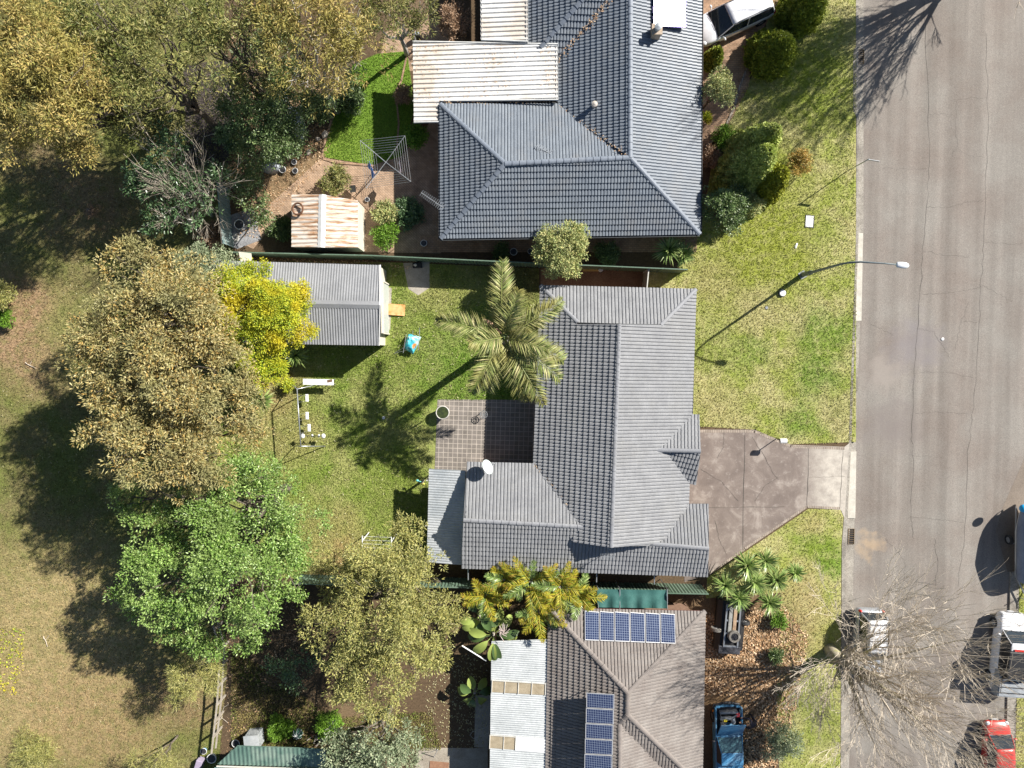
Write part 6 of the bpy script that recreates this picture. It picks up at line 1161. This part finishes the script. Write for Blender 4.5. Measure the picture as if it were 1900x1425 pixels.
m = MB(); m.tube([(0, 0, -.05), (.02, 0, .4), (0, 0, 3), (0, 0, 5.4)], [.34, .26, .21, .19], 14); m.build('trunk', M_wood, t, True); m = MB(); m.tube([(0, 0, 5.3), (0, 0, 6.3)], [.22, .13], 12); m.build('crownshaft', noisy('shaft_green', (.14, .2, .07), (.22, .28, .1), 3, .5), t, True)
m = MB(); m.loft([[Vector((-.1-.9*f, .15+.75*f, 6.1-.5*f*f))+Vector((w*math.cos(q)*.7, w*math.cos(q)*.7, w*.4*math.sin(q))) for q in [2*PI*j/8 for j in range(8)]] for f, w in ((0, .03), (.3, .08), (.6, .14), (.85, .12), (1.1, .03))]); m.build('dead_sheath', noisy('dead_sheath_brown', (.45, .25, .16), (.55, .36, .25), 4, .8), t, True)
for i, (px, py, z, nf, Lf, lb) in enumerate([(935, 1080, 2.9, 9, 1.5, 'golden cane palm clump, leftmost over the fence by the long grey roof'), (985, 1085, 3.3, 10, 1.9, 'golden cane palm clump in the middle, tallest and most yellow'), (1040, 1095, 3.3, 10, 1.8, 'golden cane palm clump second from right beside the solar panels'), (1075, 1110, 3.1, 8, 1.5, 'golden cane palm clump closest to the dark green shade screen'), (1000, 1140, 3.0, 9, 1.7, 'golden cane palm clump drooping over the brown tiled roof corner'), (900, 1110, 2.6, 8, 1.5, 'dark golden cane palm clump beside the olive tree')]):
    c = G(px, py, z); t = thing('cane_palm', lb, 'palm', (c.x, c.y, 0), 0, 'golden cane palms on the south fence')
    for k in range(nf):
        az = 2*PI*k/nf+i*.7+random.uniform(-.25, .25); V, F = frond((0, 0, z*.8), az, random.uniform(.6, 1.15), Lf*random.uniform(.85, 1.25), random.uniform(1.1, 1.7), .42, .05, 44, .35); np_mesh('frond', V, F, L_cane if (i*3+k) % 4 else L_yuc, t)
    m = MB()
    for k in range(4): m.tube([(.25*math.cos(k*1.6), .25*math.sin(k*1.6), 0), (.05*math.cos(k*1.6), .05*math.sin(k*1.6), z*.85)], .045, 6)
    m.build('stem', M_lt if 'M_lt' in globals() else M_wood, t, True)
def paddle(label, px, py, z, n, L, name='banana_plant'):
    c = G(px, py, z); t = thing(name, label, 'plant', (c.x, c.y, 0))
    for k in range(n):
        az = 2*PI*k/n+random.uniform(-.3, .3); el = random.uniform(.3, 1.0); m = MB(); vs = []; p = Vector((0, 0, z*.75)); hh = Vector((math.cos(az), math.sin(az), 0)); s = Vector((-hh.y, hh.x, 0)); N = 9
        for j in range(N+1):
            f = j/N; w = (.02 if f < .25 else .26*math.sin(PI*(f-.25)/.75)**.6+.01); p = p+(hh*math.cos(el-1.5*f)+Vector((0, 0, math.sin(el-1.5*f))))*(L/N); vs += [p+s*w+Vector((0, 0, w*.35)), p, p-s*w+Vector((0, 0, w*.35))]
        m.add(vs, [(3*j+a, 3*j+a+1, 3*j+a+4, 3*j+a+3) for j in range(N) for a in (0, 1)]); m.build('leaf', L_ban if k % 3 else L_dark, t, True)
    MB().tube([(0, 0, -.03), (0, 0, z*.8)], [.13, .08], 8).build('stem', M_wood, t, True); return t
paddle('big paddle leaved banana plant beside the silver patio roof corner', 915, 1185, 2.6, 11, 1.6); paddle('second paddle leaved plant above the first, near the olive tree', 890, 1150, 2.4, 8, 1.3); paddle('low dark leaved plant in the shade of the silver patio roof', 880, 1290, 1.3, 8, 1.1)
t = thing('dead_flower_head', 'pale dried twiggy flower head on top of the banana plant', 'dead flowers', G(930, 1172, 2.6)); m = MB()
for k in range(26):
    a = random.uniform(0, 2*PI); l = random.uniform(.2, .6); m.tube([(0, 0, 0), (l*.5*math.cos(a), l*.4*math.sin(a), .12), (l*math.cos(a+.4), l*math.sin(a+.4), .08)], .016, 4)
m.build('stalks', noisy('dried_pink', (.45, .36, .32), (.58, .50, .46), 5), t)
YG = 'yucca rosettes'
for i, (px, py, z, L, lb) in enumerate([(1385, 1048, 1.6, .75, 'yucca rosette in the driveway corner clump, upper left and largest'), (1420, 1040, 1.3, .65, 'yucca rosette in the driveway corner clump, upper right'), (1400, 1080, 1.5, .7, 'yucca rosette in the driveway corner clump, lower middle'), (1440, 1075, 1.2, .65, 'yucca rosette in the driveway corner clump, right side'), (1345, 1085, 1.3, .65, 'yucca rosette nearest to the end of the grey garage roof'), (1370, 1108, 1.3, .65, 'yucca rosette drooping above the dark wreck'), (1475, 1062, .8, .5, 'yucca rosette standing alone on the verge grass'), (1427, 1118, 1.1, .65, 'yucca rosette lowest in the driveway corner clump'),
    (1240, 463, 1.0, .75, 'pale yucca at the front corner of the north house beside the fence end'), (1268, 472, .8, .6, 'smaller yucca leaning right of the pale yucca by the fence end'), (549, 659, 1.0, .65, 'yucca in the shed shadow under the wattle branches'), (486, 742, 1.2, .6, 'dark yucca at the lawn edge below the wattle'), (522, 960, 3.6, .65, 'yucca head rising out of the bright green tree'), (575, 210, .6, .5, 'yucca beside the grey tarp under the gum'), (520, 150, .8, .65, 'dark spiky yucca under the yellow olive gum'), (455, 900, 3.4, .7, 'yucca head between brown olive and bright green trees'), (335, 940, 4.6, .8, 'drooping strappy rosette on the upper left of the bright green tree')]):
    yucca(lb, px, py, z, L*1.35, L_yuc, M_bark, YG, 120, .075)
# bare trees
def bare(name, label, base, limbs, mat, depth=4, seed=5, kids_=(4, 4, 4, 3), trunk=.32, th=2.2, ratio=.62, twr=.009):
    random.seed(seed); b = G(*base); t = thing(name, label, 'bare tree', b); tm = MB(); lm = MB(); tw = MB()
    tm.tube([(0, 0, -.1), (0, 0, .3), (.05, .02, th)], [trunk*1.3, trunk, trunk*.85], 12)
    def grow(p, d, L, r, lv):
        n = 5 if lv < 2 else 4; pts = [p]; q = p.copy(); dd = d.normalized(); cv = Vector((random.uniform(-1, 1), random.uniform(-1, 1), random.uniform(-.4, .8)))*.07
        for i in range(n):
            dd = (dd+cv+Vector((random.uniform(-1, 1), random.uniform(-1, 1), random.uniform(-1, 1)))*.085).normalized(); q = q+dd*(L/n); pts.append(q.copy())
        rr = [max(twr*.7, r*(1-.75*i/n)) for i in range(n+1)]; (lm if lv < 1 else tw).tube(pts, rr, 8 if lv < 1 else (5 if lv < 2 else 3), cap=False)
        if lv >= depth: return
        for k in range(kids_[lv]):
            i = random.randint(1, n) if lv else min(n, 1+k*(n-1)//max(1, kids_[0]-1)); f = rr[i]; pd = (pts[i]-pts[i-1]).normalized(); rv = Vector((random.uniform(-1, 1), random.uniform(-1, 1), random.uniform(-.5, .9)))
            grow(pts[i], pd*1.15+rv*.72, L*ratio*random.uniform(.75, 1.2), max(twr, f*.62), lv+1)
        grow(pts[-1], dd, L*ratio, max(twr, rr[-1]), lv+1)
    for (px, py, z, r) in limbs:
        e_ = G(px, py, z)-b; s0 = Vector((.05, .02, th*.9)); d = e_-s0; grow(s0, d+Vector((0, 0, .35*d.length)), d.length*.78, r, 0)
    tm.build('trunk', mat, t, True); lm.build('limbs', mat, t, True); tw.build('twigs', M_twig, t); return t
bare('bare_tree', 'big leafless tree on the lower verge spreading twigs over the road', (1540, 1206), [(1580, 1120, 5.5, .11), (1500, 1270, 3.0, .07), (1650, 1165, 5.5, .15), (1745, 1110, 7, .11), (1690, 1250, 6.5, .17), (1680, 1375, 7, .20), (1745, 1375, 8, .20), (1620, 1400, 6.5, .16), (1820, 1290, 8.5, .13), (1505, 1130, 4.8, .08), (1475, 1225, 3.4, .08), (1840, 1200, 8, .10)], M_bbark, 4, 5, (5, 4, 3, 3), .36, 1.6, .60, .010)
bare('bare_tree', 'leafless tree beyond the top right edge casting branch shadows on the road', (1833, -75), [(1958, -150, 6.0, .15), (1878, -230, 7.0, .16), (1888, -30, 6, .14), (1988, -260, 7.5, .14), (1818, -130, 6, .12), (1888, -320, 8.5, .13), (1818, -190, 7, .12)], M_bbark, 4, 9, (6, 5, 4, 3), .30, 1.8, .60, .014)
bare('bare_shrub', 'silvery leafless small tree among the dark glossy leaves', (368, 425), [(345, 300, 4.4, .05), (405, 290, 4.4, .05), (420, 350, 3.8, .045), (320, 330, 4.2, .045), (300, 400, 3.4, .04)], M_pbark, 3, 3, (5, 4, 3), .08, 1.2, .6, .008)
random.seed(31)
tree('tree_stump', 'brown cut stump like dead clump on the shaded park ground', 'stump', [(170, 393, .5, .35, .6), (175, 385, .5, .3, .6)], (168, 392), L_dead, M_bark, 60, 8, .12, .14, .03, .2, .2, seed=3)
for i, (x, y, a, l, lb) in enumerate(((48, 672, -.5, .8, 'pale fallen stick on the park grass by the left edge'), (82, 1180, -1.2, .7, 'dark fallen twig on the dry park grass'), (400, 1345, 1.0, 1.6, 'pale broken branch leaning near the timber fence'), (395, 1365, .8, 1.0, 'second broken branch lying beside the timber fence'))):
    m = MB(); m.tube(limb_pts((0, 0, .05), (l*math.cos(a), l*math.sin(a), .08), 5, .25), [.03, .028, .025, .02, .015, .01], 5); m.tube([(l*.4*math.cos(a), l*.4*math.sin(a), .05), (l*.5, l*.1, .06)], .012, 4); o = m.build('fallen_branch', M_twig); o.location = G(x, y); tag(o, lb, 'branch', 'fallen branches')

# ---------------------------------------------------------------- grass and litter
EX = [[(395, 480), (727, 486), (727, 640), (395, 640)], [(797, 741), (1010, 741), (1010, 1060), (797, 1060)], [(748, 486), (797, 486), (797, 540), (776, 550), (755, 538)], [(545, 475), (745, 475), (745, 490), (545, 490)]]
blades('rear_grass', RL, 150000, M_rearb, EX, .10, .035, .008, label='mown green grass of the middle rear yard'); blades('front_grass', FL, 150000, M_frontb, [DR], .10, .035, .007, label='patchy green and straw grass of the front lawns')
blades('verge_grass', VL, 50000, M_frontb, [DR], .10, .035, .007, label='patchy grass strip between driveway and lower kerb'); blades('neighbour_grass', NL, 22000, M_lushb, (), .08, .03, .012, label='lush mown grass of the curved north lawn')
PK = [(-60, -60), (430, -60), (415, 200), (432, 462), (405, 800), (385, 1080), (425, 1200), (405, 1480), (-60, 1480)]
blades('park_grass_blades', PK, 130000, M_parkb, (), .12, .035, .005, label='thin dry grass of the park on the left'); blades('far_grass', [(1890, 1060), (1940, 1060), (1940, 1450), (1882, 1450)], 8000, M_frontb, (), .1, .035, .003, label='grass beyond the far kerb at the right edge')
blades('shade_grass', [(430, 1200), (620, 1330), (800, 1320), (820, 1390), (610, 1400), (430, 1380)], 30000, groundmat('weedy_blade_mat', (.15, .20, .04), [], ((.25, .2, .08), .4), .3, True), (), .14, .04, .003, label='weedy grass of the lower left yard')
litter('leaf_litter', 'thick pinkish brown fallen leaves on the lower verge beside the brown roof', [(1308, 1140), (1450, 1120), (1500, 1180), (1480, 1300), (1440, 1425), (1380, 1425), (1380, 1290), (1308, 1290)], 9000, L_lit, .17, .085, .03)
litter('leaf_litter', 'scattered leaves and bark on the garden beds below the yellow gum', [(430, 60), (600, 150), (620, 250), (600, 300), (480, 440), (440, 440), (440, 200)], 6000, L_lit, .12, .05, .02); litter('leaf_litter', 'sparse pale leaves dropped over the middle rear lawn', RL, 1700, L_lit2, .15, .045, .06, EX)
litter('leaf_litter', 'brown leaves in the dark strip between grey shed and green fence', [(455, 480), (700, 486), (760, 492), (760, 500), (705, 498), (460, 492)], 700, L_lit, .12, .05, .03); litter('leaf_litter', 'pale leaves dotted on the shaded soil beside the silver patio roof', [(790, 1240), (905, 1200), (905, 1390), (790, 1390)], 900, L_lit2, .13, .05, .02)
litter('leaf_litter', 'dry leaves and twigs on the park ground along the left', PK, 5000, L_lit2, .14, .03, .03); litter('leaf_litter', 'crumbs of dry leaf around the green shed and fence', [(420, 1080), (560, 1100), (620, 1400), (420, 1400)], 3000, L_lit, .12, .04, .03)
blades('yellow_weeds', [(-20, 1160), (50, 1165), (45, 1230), (30, 1290), (-20, 1270)], 500, L_wat, (), .14, .07, .03, label='small yellow flowering weeds on the dry park grass at the left edge', cat='weeds')
# debris lying on the white patio roof and in the roof valleys
x, y = RS.uniform(770, 1030, 1500), RS.uniform(84, 184, 1500); kx = (np.sin(x*.05)+np.sin(y*.13+x*.02)+RS.normal(size=1500)*.8) > .35; pts = [G(a, b, 2.45+(a-767)*.5/268) for a, b in zip(x[kx], y[kx])]; n = len(pts); P = np.array([p+Vector((0, 0, .05)) for p in pts]); az = RS.uniform(0, 6.28, n)
V, F = leaf_quads(P, np.stack([np.cos(az), np.sin(az), np.zeros(n)], 1), .13, .03, 3); tag(np_mesh('roof_litter', V, F, L_lit), 'brown twigs and leaves strewn on the white patio roof', 'leaf litter', None, 'stuff')
vl = []
for a, b, z0, z1 in (((1041, 196), (1167, 291), 2.68, 4.3), ((1036, 110), (1130, 0), 2.68, 4.0), ((820, 190), (1040, 192), 2.62, 2.62), ((993, 862), (1090, 975), 2.66, 3.85)):
    for i in range(130):
        f = random.random(); w = 3*(.4 if z1 > 3.8 and a[0] == 993 else 1); vl.append(G(a[0]+(b[0]-a[0])*f+random.gauss(0, w), a[1]+(b[1]-a[1])*f+random.gauss(0, w), z0+(z1-z0)*f+.05))
P = np.array(vl); n = len(P); az = RS.uniform(0, 6.28, n); V, F = leaf_quads(P, np.stack([np.cos(az), np.sin(az), np.full(n, .1)], 1), .12, .04, 3); tag(np_mesh('roof_litter', V, F, L_lit), 'dry brown leaves gathered in the roof valleys', 'leaf litter', None, 'stuff')
